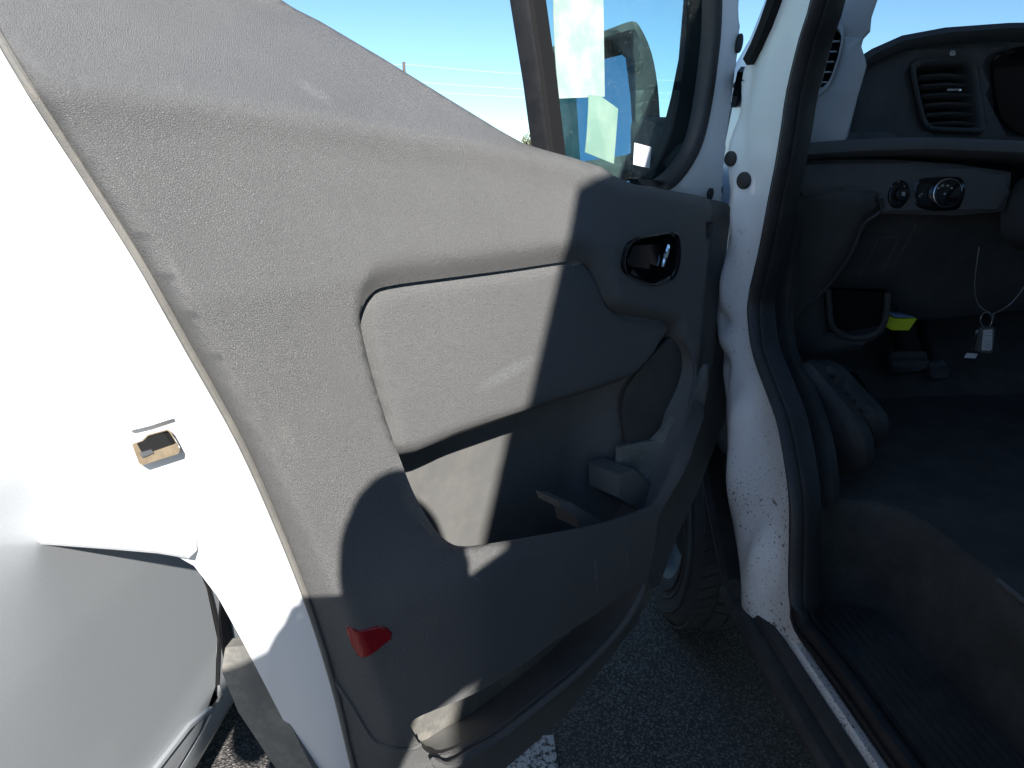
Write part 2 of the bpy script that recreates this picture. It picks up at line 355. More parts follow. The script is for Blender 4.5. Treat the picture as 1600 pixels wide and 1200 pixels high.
def relief(name, plane, outline, wf, m, parent=None, holes=(), step=0.01, thick=0.01, bstep=None, angle=35, rim=0.0):
    """Solid panel: outline and holes in the plane's metres, wf(u, v) its height, thick its thickness."""
    bstep = bstep or step
    loops = [resample(l, bstep) for l in (outline, *holes)]
    lo = loops[0].min(0); hi = loops[0].max(0)
    gx = np.arange(lo[0], hi[0], step); gy = np.arange(lo[1], hi[1], step * .87)
    G = np.array([(x + (step / 2 if j % 2 else 0), y) for j, y in enumerate(gy) for x in gx])
    if len(G):
        keep = inside(loops[0], G)
        for h in loops[1:]: keep &= ~inside(h, G)
        G = G[keep]
        for l in loops: 
            if len(G): G = G[pdist(l, G) > step * .45]
    pts = [Vector(p) for l in loops for p in l] + [Vector(p) for p in G]
    edges = []; n0 = 0
    for l in loops:
        k = len(l); edges += [(n0 + i, n0 + (i + 1) % k) for i in range(k)]; n0 += k
    nb = n0
    rv, re, rf, ov, oe, of = delaunay_2d_cdt(pts, edges, [], 0, 1e-7)
    V = np.array([tuple(v) for v in rv]); T = np.array([list(f) for f in rf if len(f) == 3])
    cen = V[T].mean(1); keep = inside(loops[0], cen)
    for h in loops[1:]: keep &= ~inside(h, cen)
    T = T[keep]
    W = wf(V[:, 0], V[:, 1]) if callable(wf) else np.full(len(V), wf)
    if rim:
        bd = np.full(len(V), 1e9)
        for l in loops: bd = np.minimum(bd, pdist(l, V))
        t = np.clip(1 - bd / rim, 0, 1); W = W - rim * (1 - np.sqrt(np.clip(1 - t * t, 0, 1)))
    X = [plane.pt(u, v, w) for (u, v), w in zip(V, W)]
    faces = [tuple(t) for t in T.tolist()]
    if thick:
        n = len(X); cnt = {}
        for f in faces:
            for a, b in ((f[0], f[1]), (f[1], f[2]), (f[2], f[0])): cnt[(a, b)] = 1
        bd = [e for e in cnt if (e[1], e[0]) not in cnt]
        X += [x - plane.n * thick for x in X]
        faces += [tuple(n + i for i in reversed(f)) for f in faces] + [(b, a, a + n, b + n) for a, b in bd]
    return mk(name, X, faces, m, parent, angle=angle)
def solve(plane, pts, wf, it=10):
    out = []
    for p in pts:
        w = 0.0
        for _ in range(it):
            u, v = plane.uv(*p, w); w = float(wf(np.array([u]), np.array([v]))[0])
        out.append((u, v))
    return out
def sweep(path, prof, nrm, mb=None, scale=1.0):
    """prof: closed loop of (side, out); out runs along nrm."""
    mb = mb or MB(); P = [Vector(tuple(p)) for p in path]; rows = []
    for i, p in enumerate(P):
        t = (P[min(i + 1, len(P) - 1)] - P[max(i - 1, 0)]).normalized()
        n = nrm(i) if callable(nrm) else Vector(nrm)
        s = t.cross(n).normalized(); n2 = s.cross(t)
        rows.append([p + s * a * scale + n2 * b for a, b in prof])
    n0 = len(mb.v); mb.grid(rows, True); k = len(prof)
    mb.f.append(tuple(n0 + j for j in range(k))); mb.f.append(tuple(n0 + (len(P) - 1) * k + j for j in range(k)))
    return mb

# ------------------------------------------------------------------ ground
ground = tag(mk('asphalt_ground', [(-3000, -3000, 0), (3000, -3000, 0), (3000, 3000, 0), (-3000, 3000, 0)], [(0, 1, 2, 3)], 'asphalt', smooth=False, origin=(0, 0, 0)), kind='structure')
line = tag(mk('painted_parking_line', [(0.06, -2.6, .004), (0.17, -2.6, .004), (0.17, 1.28, .004), (0.06, 1.28, .004)], [(0, 1, 2, 3)], 'line_paint', smooth=False), kind='structure')

# ================================================================== VAN
van = tag(empty('delivery_van', (1.45, -0.6, 0)), 'white van with its grey trimmed driver door open and dark cab', 'van')
HX, HY, DA = 0.45, 1.27, R(50)
DOOR = Plane((HX, HY, 0), (-math.sin(DA), -math.cos(DA), 0), (math.cos(DA), -math.sin(DA), 0))
dn = DOOR.n; du = DOOR.u

# ---- heights of the trim panel (metres, towards the cab)
E_px = [(-150, -220), (-70, -80), (0, 48), (60, 150), (150, 290), (215, 395), (300, 545), (380, 690), (440, 825), (490, 955), (528, 1080), (556, 1200), (590, 1330)]
R_px = [(-90, -220), (10, -60), (70, 60), (130, 160), (205, 300), (290, 460), (362, 590), (440, 735), (505, 870), (560, 1000), (592, 1090), (615, 1200), (640, 1330)]
E_uv = np.array([DOOR.uv(*p, -.03) for p in spline(E_px, False, 8)]); R_uv = np.array([DOOR.uv(*p, 0) for p in spline(R_px, False, 8)])
def eu(v): return np.interp(v, E_uv[::-1, 1], E_uv[::-1, 0])
def ru(v): return np.interp(v, R_uv[::-1, 1], R_uv[::-1, 0])
Cr_px = [(-60, 105), (94, 114), (200, 122), (337, 140), (460, 161), (560, 178), (710, 206), (800, 221), (830, 229), (880, 244), (930, 258), (960, 276), (1000, 292), (1060, 303), (1140, 322)]
C_uv = np.array([DOOR.uv(*p, 0) for p in Cr_px])
def cv(u): return np.interp(u, C_uv[::-1, 0], C_uv[::-1, 1])
# the opening for the insert and the door pocket, with the height of its edge and the width of its bevel
OP = [((563, 505), -.004, .006), ((566, 482), -.008, .014), ((579, 460), -.014, .028), ((606, 447), -.018, .036), ((700, 434), -.018, .036), ((800, 421), -.018, .036), ((893, 408), -.018, .036),
      ((917, 414), -.018, .028), ((932, 438), -.018, .020), ((943, 468), -.018, .016), ((957, 484), -.018, .016), ((977, 492), -.018, .018), ((1044, 505), -.016, .018),
      ((1062, 526), -.01, .014), ((1082, 556), .0, .012), ((1088, 592), .01, .012), ((1076, 650), .022, .012), ((1052, 730), .04, .012), ((1029, 782), .048, .008),
      ((1002, 799), .050, .006), ((940, 820), .052, .006), ((850, 838), .050, .006), ((762, 853), .046, .006), ((726, 856), .042, .006), ((706, 850), .036, .006), ((682, 830), .028, .006), ((650, 778), .012, .008),
      ((624, 714), -.002, .006), ((601, 650), -.004, .006), ((577, 570), -.004, .006)]
OPuv = [DOOR.uv(*p, w) for p, w, _ in OP]
OPs = spline([(u, v, w, b) for (u, v), (_, w, b) in zip(OPuv, OP)], True, 4)
OPpoly = [(p[0], p[1]) for p in OPs]; OPw = [p[2] for p in OPs]; OPb = [p[3] for p in OPs]
def trim_base(u, v):
    w = np.zeros_like(u)
    w += 0.052 * sst(v, .86, .70) * sst(u, .83, .60)              # bolster below the pocket
    w += 0.007 * np.exp(-((v - cv(u) + .010) / .020) ** 2) * sst(u, .25, .5)
    up = v - cv(u); r = .005
    w -= 1.05 * np.where(up > -3 * r, r * np.log1p(np.exp(np.clip(up / r, -30, 30))), 0) * sst(u, .30, .42)
    w -= 0.6 * np.maximum(up + .012, 0) * (1 - sst(u, .30, .42))
    t = (u - ru(v)) / np.maximum(eu(v) - ru(v), .01)
    tt = 0.07 * np.log1p(np.exp(np.clip(t / 0.07, -30, 30)))
    w -= .040 * np.minimum(tt, 1.15)
    w -= 0.03 * sst(u, .05, -.03)
    w -= 0.32 * np.maximum(v - 1.12, 0) * sst(u, .15, .45)            # leans away above the insert
    w -= 0.010 * sst(v, .50, .42)
    return w
def trim_w(u, v):
    w = trim_base(u, v); p = np.stack([u, v], 1)
    d, wt = pdist(OPpoly, p, True, OPw); _, bw = pdist(OPpoly, p, True, OPb)
    k = np.clip(1 - d / bw, 0, 1); k = .75 * k + .25 * k * k * (3 - 2 * k)
    return w + (wt - w) * k
# outline of the panel, clockwise from the top left
T_edge = [(330, -72), (440, 0), (500, 33), (600, 92), (700, 154), (780, 203), (818, 224), (850, 234), (900, 248), (940, 261), (962, 276), (990, 288), (1060, 300), (1120, 313), (1137, 318), (1143, 328), (1140, 352), (1132, 420), (1124, 500), (1114, 570), (1086, 690), (1050, 770), (1030, 805), (1022, 860), (1010, 915), (996, 974), (940, 1046), (884, 1118), (820, 1175), (760, 1225), (690, 1275), (620, 1300)]
rear = [tuple(p) for p in spline(E_px, False, 4)]
out_px = [(100, -230)] + T_edge + [p for p in rear[::-1]]
trim_outline = solve(DOOR, out_px, trim_base)
HB_px = [(974, 398), (982, 380), (1000, 371), (1030, 366), (1054, 365), (1060, 380), (1060, 408), (1052, 432), (1036, 441), (1020, 445), (996, 437), (978, 427), (972, 414)]
HB = DOOR.line(HB_px, 0)
NB = DOOR.line([(1103, 346), (1125, 349), (1122, 376), (1102, 373)], 0)
LP_px = [(657, 1147), (672, 1128), (732, 1086), (812, 1034), (860, 1000), (924, 958), (968, 926), (990, 913), (1001, 911), (992, 938), (960, 986), (900, 1046), (852, 1086), (780, 1144), (740, 1167), (706, 1190), (688, 1192), (674, 1182), (662, 1163)]
LP = [(p[0], p[1]) for p in spline([DOOR.uv(*p, .045) for p in LP_px], True, 3)]

# ---- white door shell: shut face at the rear edge, outer skin behind
e_dir = du * .62 - dn * .785
SH = [((-200, -300), (-900, -200)), ((-110, -150), (-600, -60)), ((0, 48), (-480, 200)), ((150, 290), (-400, 420)), ((300, 545), (-260, 620)), ((345, 625), (-200, 690)), ((380, 690), (-170, 757)), ((402, 735), (-140, 795)),
      ((425, 790), (-90, 822)), ((431, 802), (150, 846)), ((440, 828), (262, 861)), ((452, 856), (303, 884)), ((466, 892), (340, 932)), ((490, 955), (382, 1008)), ((512, 1030), (412, 1066)), ((534, 1110), (441, 1122)), ((556, 1200), (480, 1200)), ((590, 1330), (545, 1320))]
m_dir = np.array([-e_dir[1], e_dir[0], 0]);
if m_dir @ np.array([0, -1, 0]) < 0: m_dir = -m_dir
rows = []; shut_pts = []
for (ip, op) in SH:
    (iu, iv), = solve(DOOR, [ip], trim_base); iw = float(trim_base(np.array([iu]), np.array([iv]))[0]); I = DOOR.px(*ip, iw - .003)
    pl = Plane(I, e_dir, m_dir)
    su, sv = pl.uv(*op)
    row = [I - du * .03 - dn * .012, I - du * .002 - dn * .001]
    for k in range(0, 9):
        f = k / 8; b = 0.004 * math.sin(f * math.pi)
        row.append(pl.pt(su * f, sv * f, b))
    O = pl.pt(su, sv, 0); shut_pts.append((I, O, pl))
    ow = (O - DOOR.o) @ dn; ou = (O - DOOR.o) @ du; z = O[2]
    for k in range(1, 4): row.append(O - m_dir * .012 * k / 3 - np.array([0, 0, .002 * k]))
    row.append(DOOR.pt(ou - .05, min(z - .01, 1.33), min(ow - .02, -.12)))
    for f in (.75, .5, .25, 0):
        uu = ou * f + .03; row.append(DOOR.pt(uu, min(z - .01, float(cv(uu)) - .035), min(ow - .03, -.13) - .02 * math.sin(f * 3.1)))
    rows.append(row)
mb = MB().grid(rows)
door = mb.build('door', 'white_paint', van, angle=30)
tag(door, 'open driver door, white painted edge with latch slot')
# hem rib below the notch of the shut face
pl = shut_pts[8][2]
rib = [pl.px(x, y, .012) for x, y in ((-120, 818), (0, 831), (80, 836), (180, 843), (250, 849), (298, 857))]
MB().add(*(lambda s: (s.v, s.f))(sweep(rib, [(-.010, -.012), (.010, -.012), (.010, .006), (.004, .010), (-.006, .010), (-.010, .004)], tuple(m_dir)))).build('hem_rib', 'white_paint', door, angle=30)
# latch slot: sheet edge, black plate painted as the shade of the hole, claw
pl = Plane(shut_pts[5][0], e_dir, m_dir)
def q(pts, w): return [pl.px(x, y, w) for x, y in pts]
mb = MB()
o_ = [(206, 694), (222, 688), (231, 679), (262, 671), (267, 674), (281, 702), (279, 709), (222, 727), (217, 724)]
i_ = [(214, 693), (224, 689), (232, 681), (261, 673), (265, 676), (275, 692), (272, 694), (226, 710), (222, 708)]
mb.grid([q(o_, -.004), q(o_, .0062), q(i_, .0058), q(i_, .0045)], True); mb.build('latch_surround', 'primer', door, angle=30)
mb = MB().prism(q(i_, -.002), m_dir * .0072); mb.build('latch_dark_plate', 'void', door)
mb = MB().prism(q([(222, 705), (240, 700), (243, 706), (226, 713)], .004), m_dir * .004); mb.build('latch_claw', 'steel', door)
mb = MB().grid([q([(196, 667), (230, 661), (270, 650), (272, 655), (232, 667), (205, 674)], .001), q([(200, 668), (230, 662), (268, 652), (269, 654), (232, 666), (206, 672)], .0075)], True)
mb.f.append(tuple(range(6, 12))); mb.build('pressed_bead', 'white_paint', door)
# grey lower cladding seen past the shut face
mb = MB(); a = [(388, 1008), (430, 1085), (470, 1165), (520, 1260)]; b = [(352, 1012), (346, 1048), (372, 1112), (432, 1202), (480, 1280)]
pc = Plane(shut_pts[13][1], e_dir, m_dir)
mb.prism([pc.px(x, y, -.02) for x, y in b + a[::-1]], -m_dir * .02); mb.build('lower_cladding', 'dusty_plastic', door)

# ---- wear marks: rubbed and scratched places on the vinyl
def scuff(mname, a, b, half, col, amount, nscale=160, w=0.0):
    m = MATS[mname]; nt = m.node_tree; bs = nt.nodes['Principled BSDF']
    A, B = DOOR.px(*a, w), DOOR.px(*b, w); c = (A + B) / 2; e1 = (B - A) / np.linalg.norm(B - A); e2 = np.cross(e1, dn); L = np.linalg.norm(B - A) / 2
    p = coords(nt); sub = N(nt, 'ShaderNodeVectorMath', operation='SUBTRACT'); nt.links.new(p, sub.inputs[0]); sub.inputs[1].default_value = tuple(c)
    sq = []
    for e, r_ in ((e1, L), (e2, half)):
        d = N(nt, 'ShaderNodeVectorMath', operation='DOT_PRODUCT'); nt.links.new(sub.outputs[0], d.inputs[0]); d.inputs[1].default_value = tuple(e / r_)
        q2 = N(nt, 'ShaderNodeMath', operation='POWER'); ab = N(nt, 'ShaderNodeMath', operation='ABSOLUTE'); nt.links.new(d.outputs['Value'], ab.inputs[0]); nt.links.new(ab.outputs[0], q2.inputs[0]); q2.inputs[1].default_value = 2.0; sq.append(q2.outputs[0])
    ad = N(nt, 'ShaderNodeMath', operation='ADD'); nt.links.new(sq[0], ad.inputs[0]); nt.links.new(sq[1], ad.inputs[1])
    f = N(nt, 'ShaderNodeMapRange'); f.inputs[1].default_value = 1.0; f.inputs[2].default_value = 0.0; nt.links.new(ad.outputs[0], f.inputs[0])
    k = N(nt, 'ShaderNodeMath', operation='MULTIPLY'); nt.links.new(f.outputs[0], k.inputs[0]); nt.links.new(ramp(nt, noise(nt, p, nscale, 6, 0.7), [(0.38, (0, 0, 0)), (0.62, (amount,) * 3)]), k.inputs[1])
    src = bs.inputs['Base Color'].links[0].from_socket
    nt.links.new(mixc(nt, k.outputs[0], src, col), bs.inputs['Base Color'])
scuff('insert_vinyl', (735, 612), (845, 553), .014, (0.34, 0.36, 0.37), 0.30, 260, -.02)
scuff('trim_vinyl', (926, 850), (934, 945), .0016, (0.34, 0.34, 0.33), 0.9, 60, .05)
scuff('trim_vinyl', (980, 835), (976, 905), .0012, (0.34, 0.34, 0.33), 0.8, 60, .05)
scuff('trim_vinyl', (520, 115), (570, 160), .012, (0.32, 0.315, 0.30), 0.35, 160, -.02)
scuff('trim_vinyl', (735, 890), (752, 915), .003, (0.36, 0.35, 0.34), 0.6, 80, .05)
scuff('trim_vinyl', (425, 640), (470, 720), .010, (0.30, 0.28, 0.25), 0.25, 200, 0)
scuff('trim_vinyl', (265, 395), (300, 470), .006, (0.30, 0.29, 0.27), 0.22, 200, 0)
# ---- trim panel
relief('trim_panel', DOOR, trim_outline, trim_w, 'trim_vinyl', door, holes=(OPpoly, HB, NB, LP), step=.0085, bstep=.006, thick=.006, angle=60)
# welt cord along the rear edge of the trim
path = [DOOR.pt(u, v, float(trim_base(np.array([u]), np.array([v]))[0]) - .001) + du * .003 for u, v in solve(DOOR, spline(E_px, False, 4), trim_base)]
MB().tube(path, .0042, 8).build('edge_welt', 'edge_cord', door)
# insert
IN_px = [(560, 506), (563, 481), (576, 457), (604, 443), (700, 430), (800, 417), (894, 404), (920, 411), (936, 437), (947, 466), (960, 480), (979, 488), (1046, 502), (1034, 532), (1012, 566), (985, 592), (920, 615), (810, 651), (720, 681), (622, 715), (598, 650), (574, 570)]
IN = [(p[0], p[1]) for p in spline([DOOR.uv(*p, -.026) for p in IN_px], True, 3)]
def in_w(u, v):
    d = pdist(IN, np.stack([u, v], 1)); return -.036 + .015 * (1 - np.exp(-np.maximum(d - .003, 0) / .004)) + .004 * np.sin((v - .8) * 8)
relief('trim_insert', DOOR, IN, in_w, 'insert_vinyl', door, step=.010, bstep=.006, thick=.035, angle=60)
relief('trim_backing', DOOR, DOOR.line([(560, 430), (940, 385), (1105, 420), (1098, 560), (1065, 690), (1010, 810), (985, 900), (930, 980), (720, 1100), (560, 900)], -.145), lambda u, v: np.full_like(u, -.145), 'black_matte', door, step=.08, thick=.004)  # added dark sheet, blocks light leaking past the insert
# pocket behind and below the insert
PK_px = [(560, 660), (700, 600), (900, 560), (1000, 530), (1060, 500), (1098, 540), (1090, 640), (1050, 745), (1015, 820), (990, 890), (900, 960), (680, 1000), (590, 800)]
def pk_w(u, v): return -.13 + .09 * sst(u, .26, .10)
PK = DOOR.line(PK_px, -.11)
pocket = relief('door_pocket', DOOR, PK, pk_w, 'pocket_plastic', door, step=.02, thick=.004)
# walls of the pocket from its lip to its back, only below the insert
lip = [p for p in OPs]
k0 = 12 * 4; k1 = 28 * 4
wall = [lip[i % len(lip)] for i in range(k0, k1 + 1)]
cu, cvv = np.mean([p[0] for p in wall]), np.mean([p[1] for p in wall])
mb = MB(); rows = []
for p in wall:
    u, v, w = p[0], p[1], p[2]
    du_, dv_ = u - cu, v - cvv
    drop = 0.16 * max(0, min(1, (0.80 - v) / .1))
    rows.append([DOOR.pt(u, v, w - .002), DOOR.pt(u + du_ * .01, v - .004, w - .012), DOOR.pt(u, v - drop * .85, (w - .10) / 2), DOOR.pt(u - du_ * .06, v - drop, -.128 + .088 * float(sst(np.array([u]), .26, .10)[0]))])
mb.grid(rows); mb.build('pocket_wall', 'pocket_plastic', door, angle=60)
# speaker grille, dusty cheek, bracket and block inside the pocket's front end
sp = DOOR.line([(1032, 528), (1050, 520), (1068, 530), (1072, 560), (1055, 620), (1022, 690), (988, 705), (980, 680), (978, 630), (995, 585)], -.05)
relief('speaker_grille', DOOR, [(p[0], p[1]) for p in spline(sp, True, 3)], lambda u, v: -.060 + .035 * sst(u, .24, .06), 'dash_plastic', door, step=.012, thick=.006, rim=.006)
ck = DOOR.line([(1088, 566), (1090, 596), (1078, 650), (1052, 724), (1034, 772), (988, 738), (990, 706), (1025, 690), (1058, 622)], -.02)
relief('pocket_cheek', DOOR, ck, lambda u, v: -.046 + .055 * sst(u, .20, .05), 'dusty_plastic', door, step=.012, thick=.01, rim=.004)
a = [DOOR.px(*p, -.01) for p in ((968, 742), (990, 733), (1034, 772), (1030, 786), (1004, 800), (968, 778))]
MB().prism(a, -dn * .07).build('pocket_block', 'pocket_plastic', door, angle=30)
a = [DOOR.px(*p, .0) for p in ((872, 782), (890, 784), (942, 815), (936, 828), (905, 826), (900, 806), (876, 794))]
MB().prism(a, -dn * .05).build('pocket_bracket', 'pocket_plastic', door, angle=30)
for x, y in ((922, 681), (953, 683)):
    MB().disc(DOOR.px(x, y, -.128), dn, .004, .003, 10).build('pocket_screw', 'steel', door)
# lower bin
LB = []
back = DOOR.line([(640, 1210), (640, 1120), (760, 1040), (900, 940), (1010, 890), (1030, 930), (960, 1030), (860, 1130), (740, 1220)], -.02)
relief('lower_bin', DOOR, back, lambda u, v: np.full_like(u, -.03), 'dusty_plastic', door, step=.03, thick=.004)
lpw = trim_w(np.array([p[0] for p in LP]), np.array([p[1] for p in LP]))
cu, cvv = np.mean([p[0] for p in LP]), np.mean([p[1] for p in LP])
mb = MB(); mb.grid([[DOOR.pt(p[0], p[1], w - .001) for p, w in zip(LP, lpw)], [DOOR.pt(p[0], p[1] - .012, w * .4) for p, w in zip(LP, lpw)], [DOOR.pt(p[0] + (cu - p[0]) * .05, p[1] - .02, -.0295) for p in LP]], True)
mb.build('lower_bin_wall', 'pocket_plastic', door, angle=60)
# proud lip of the lower bin
lipp = [DOOR.px(*p, .052) for p in spline([(676, 1188), (700, 1198), (742, 1174), (782, 1150), (854, 1092), (904, 1050), (964, 988), (996, 938), (1006, 912)], False, 3)]
MB().tube(lipp, [.004] + [.0065] * (len(lipp) - 2) + [.004], 8).build('bin_lip', 'trim_vinyl', door)
# handle: bezel, cup, lever
def hb(s, w): 
    c = np.mean(HB, 0); return [DOOR.pt(*(c + (np.array(p) - c) * s), w) for p in HBs]
HBs = [(p[0], p[1]) for p in spline(HB, True, 3)]
mb = MB().grid([hb(1.03, -.004), hb(1.05, .0025), hb(1.0, .004), hb(.90, .001), hb(.86, -.012)], True); mb.build('handle_bezel', 'black_gloss', door, angle=50)
mb = MB().grid([hb(.87, -.010), hb(.80, -.030), hb(.4, -.036), hb(.02, -.034)], True); mb.f.append(tuple(range(3 * len(HBs), 4 * len(HBs)))); mb.build('handle_cup', 'black_gloss', door, angle=40)
mb = MB(); a = [DOOR.px(*p, -.004) for p in ((989, 384), (1030, 381), (1032, 418), (1016, 412), (1001, 402))]; mb.prism(a, -dn * .016)
a = [DOOR.px(*p, -.002) for p in ((990, 385), (1002, 402), (1016, 413), (1014, 420), (984, 416), (979, 408))]; mb.prism(a, -dn * .02); mb.build('handle_lever', 'black_gloss', door, angle=20)
path = [DOOR.px(*p, .0) for p in ((1044, 382), (1042, 392), (1038, 406), (1035, 417))]
MB().tube(path, [.003, .0042, .0042, .003], 8).build('handle_chrome_strip', 'chrome', door)
# square notch near the hinge
nc = np.mean(NB, 0); nb = lambda s, w: [DOOR.pt(*(nc + (np.array(p) - nc) * s), w) for p in NB]
nw = trim_w(np.array([p[0] for p in NB]), np.array([p[1] for p in NB])).mean()
mb = MB().grid([nb(1.03, nw - .001), nb(.9, nw - .014)], True); mb.f.append((4, 5, 6, 7)); mb.build('trim_notch', 'trim_vinyl', door, angle=20)
# red reflector wrapping the ridge
rf_o = [(538, 976), (546, 979), (560, 985), (590, 977), (606, 980), (613, 988), (611, 999), (590, 1016), (566, 1028), (559, 1026), (547, 1005)]
ruv = solve(DOOR, rf_o, trim_base)
relief('red_reflector', DOOR, ruv, lambda u, v: trim_base(u, v) + .0022 + .0004 * np.sin(u * 1500) * (u < .80), 'red_lens', door, step=.0022, thick=.008, rim=.003)
# lower seam bead
sb = solve(DOOR, [(522, 1062), (548, 1100), (580, 1152), (604, 1166), (640, 1170), (658, 1163)], trim_base)
MB().tube([DOOR.pt(u, v, float(trim_base(np.array([u]), np.array([v]))[0]) + .0005) for u, v in spline(sb, False, 3)], .0035, 6).build('seam_bead', 'trim_vinyl', door)

# ---- quarter window: divider, glass, frame, seals
GW = -.085
def pan(name, px, w, m, thick, parent=door, rim=0, step=.03, sp=0, hol=()):
    uv = DOOR.line(px, w)
    if sp: uv = [(p[0], p[1]) for p in spline(uv, True, sp)]
    return relief(name, DOOR, uv, lambda u, v: np.full_like(u, w), m, parent, step=step, thick=thick, rim=rim, holes=[DOOR.line(h, w) for h in hol])
glass = pan('quarter_glass', [(812, -260), (850, 262), (900, 276), (1000, 305), (1052, 292), (1090, 215), (1104, 110), (1108, 0), (1106, -260)], GW, 'door_glass', .004)
dv = [DOOR.px(*p, GW + .012) for p in ((796, -260), (833, 0), (852, 130), (868, 262))]
side = Vector(tuple(du))
sweep(dv, [(-.0165, -.02), (.0165, -.02), (.0165, .008), (.012, .012), (-.012, .012), (-.0165, .008)], tuple(dn)).build('window_divider', 'black_matte', door, angle=30)
dv2 = [p + du * .022 + dn * .002 for p in dv]
sweep(dv2, [(-.0045, -.02), (.0045, -.02), (.0045, .006), (.0015, .012), (-.004, .004)], tuple(dn)).build('window_run_channel', 'rubber', door, angle=30)
# outer skin of the frame (white) right of the glass
FR = [(1128, -260), (1132, 0), (1122, 130), (1104, 220), (1082, 262), (1050, 296), (1080, 312), (1130, 322), (1132, 290), (1138, 220), (1150, 130), (1160, 60), (1158, 0), (1150, -260)]
pan('window_frame', FR, -.06, 'white_paint', .03, rim=.006, step=.012)
sl = [DOOR.px(*p, -.062) for p in spline([(1118, -260), (1119, 0), (1112, 100), (1098, 190), (1082, 240), (1058, 275), (1036, 292)], False, 4)]
sweep(sl, [(-.014, -.02), (.012, -.02), (.012, .002), (.006, .009), (-.004, .010), (-.012, .003)], tuple(dn)).build('window_seal', 'rubber', door, angle=50)
sp_ = [(1092, -260), (1106, 0), (1104, 100), (1090, 200), (1064, 268), (1040, 296), (1012, 300), (1030, 262), (1052, 205), (1066, 150), (1078, 90), (1086, 0), (1070, -260)]
pan('mirror_sail', sp_, -.14, 'black_matte', .02, rim=.005, step=.02)
pan('belt_cap', [(998, 280), (1030, 282), (1046, 288), (1046, 296), (1006, 290)], -.045, 'black_gloss', .02, rim=.003)
# mirror: housing, glass, lower glass, arm
MY = Plane((0, 1.48, 0), (1, 0, 0), (-.10, -1, .0))
ho = MY.line([(857, 80), (945, 47), (980, 34), (992, 33), (1000, 40), (1022, 80), (1034, 130), (1039, 195), (1040, 235), (1036, 285), (1000, 300), (872, 300)])
ho = [(p[0], p[1]) for p in spline(ho, True, 3)]
def ho_w(u, v):
    d = pdist(ho, np.stack([u, v], 1)); c0 = MY.uv(994, 150)[0]
    return -.05 * sst(u, c0, c0 + .06)
relief('mirror_housing', MY, ho, ho_w, 'dash_plastic', door, step=.012, thick=.075, rim=.006, holes=[MY.line([(862, 82), (945, 57), (984, 46), (990, 52), (994, 130), (994, 236), (980, 242), (872, 258)])])
tl = math.tan(R(13))
def mirr(px, w): 
    P = [MY.px(*p, w) for p in px]; z0 = min(p[2] for p in P)
    return [p - MY.n * (p[2] - z0) * tl for p in P]
mg = MB().prism([p for p in mirr([(860, 80), (945, 54), (985, 43), (993, 52), (997, 130), (997, 238), (981, 246), (870, 262)], -.012)], -MY.n * .004)
mg.build('mirror_glass', 'mirror', door, smooth=False)
mg = MB().prism([p for p in mirr([(884, 262), (940, 252), (984, 250), (990, 256), (990, 284), (884, 290)], .002)], -MY.n * .004)
mg.build('mirror_spotter_glass', 'mirror', door, smooth=False)
am = [MY.px(1010, 230, -.03), DOOR.px(1060, 255, -.16), DOOR.px(1066, 275, -.12)]
MB().box(MY.px(1020, 225, -.03), (.09, .05, .10), bev=.015).tube(am, [.055, .05, .05], 10).build('mirror_arm', 'dash_plastic', door, angle=50)

# ---- hinge pillar (body side, X plane)
BS = Plane((.50, 0, 0), (0, 1, 0), (-1, 0, 0))
SEAL_L = [(1290, -110), (1268, 0), (1249, 65), (1228, 143), (1220, 201), (1210, 260), (1200, 309), (1181, 387), (1173, 412), (1164, 459), (1164, 500), (1170, 541), (1194, 616), (1206, 650), (1225, 728), (1235, 787), (1237, 856), (1238, 925), (1250, 971), (1262, 992)]
PILL = [(1240, -110), (1200, -10), (1178, 45), (1158, 95), (1146, 160), (1130, 240), (1112, 330), (1098, 450), (1082, 560), (1088, 680), (1104, 760), (1119, 840), (1136, 912), (1150, 938), (1185, 975), (1220, 1018)] + [(x + 7, y) for x, y in SEAL_L[::-1]]
PRESS = [(1172, 158, .03, .05, -.016), (1156, 215, .025, .04, -.014), (1190, 120, .02, .05, .010), (1178, 232, .02, .06, .010), (1150, 345, .02, .05, -.02), (1178, 330, .018, .06, .008), (1156, 440, .02, .04, .004), (1150, 500, .03, .02, -.006), (1178, 640, .03, .05, .008), (1150, 590, .03, .05, -.008), (1205, 870, .03, .06, .010), (1165, 905, .03, .04, -.010)]
def bs_w(u, v):
    ridge = np.interp(v, [.45, .7, .95, 1.2, 1.5], [1.02, 1.14, 1.29, 1.28, 1.18])
    w = .030 * np.exp(-((u - ridge) / .075) ** 2) - .10 * sst(u, ridge + .07, ridge + .26)
    w += .012 * np.exp(-(((u - 1.16) / .03) ** 2 + ((v - .68) / .08) ** 2))
    w -= .018 * np.exp(-(((u - 1.33) / .03) ** 2 + ((v - 1.12) / .07) ** 2))
    w -= .010 * np.exp(-(((u - 1.30) / .05) ** 2 + ((v - .88) / .02) ** 2))
    for (x, y, ru_, rv_, k) in PRESS:
        pu, pv = BS.uv(x, y, .0); w = w + 1.9 * k * np.exp(-(((u - pu) / ru_) ** 2 + ((v - pv) / rv_) ** 2))
    return w
pil_uv = solve(BS, PILL, bs_w, 14)
pillar = relief('hinge_pillar', BS, pil_uv, bs_w, 'white_paint_dirty', van, step=.010, thick=.012, angle=60)
from mathutils.bvhtree import BVHTree
_pc = WLOC[pillar.name]; _bv = BVHTree.FromPolygons([Vector(v.co) + Vector(_pc) for v in pillar.data.vertices], [tuple(p.vertices) for p in pillar.data.polygons])
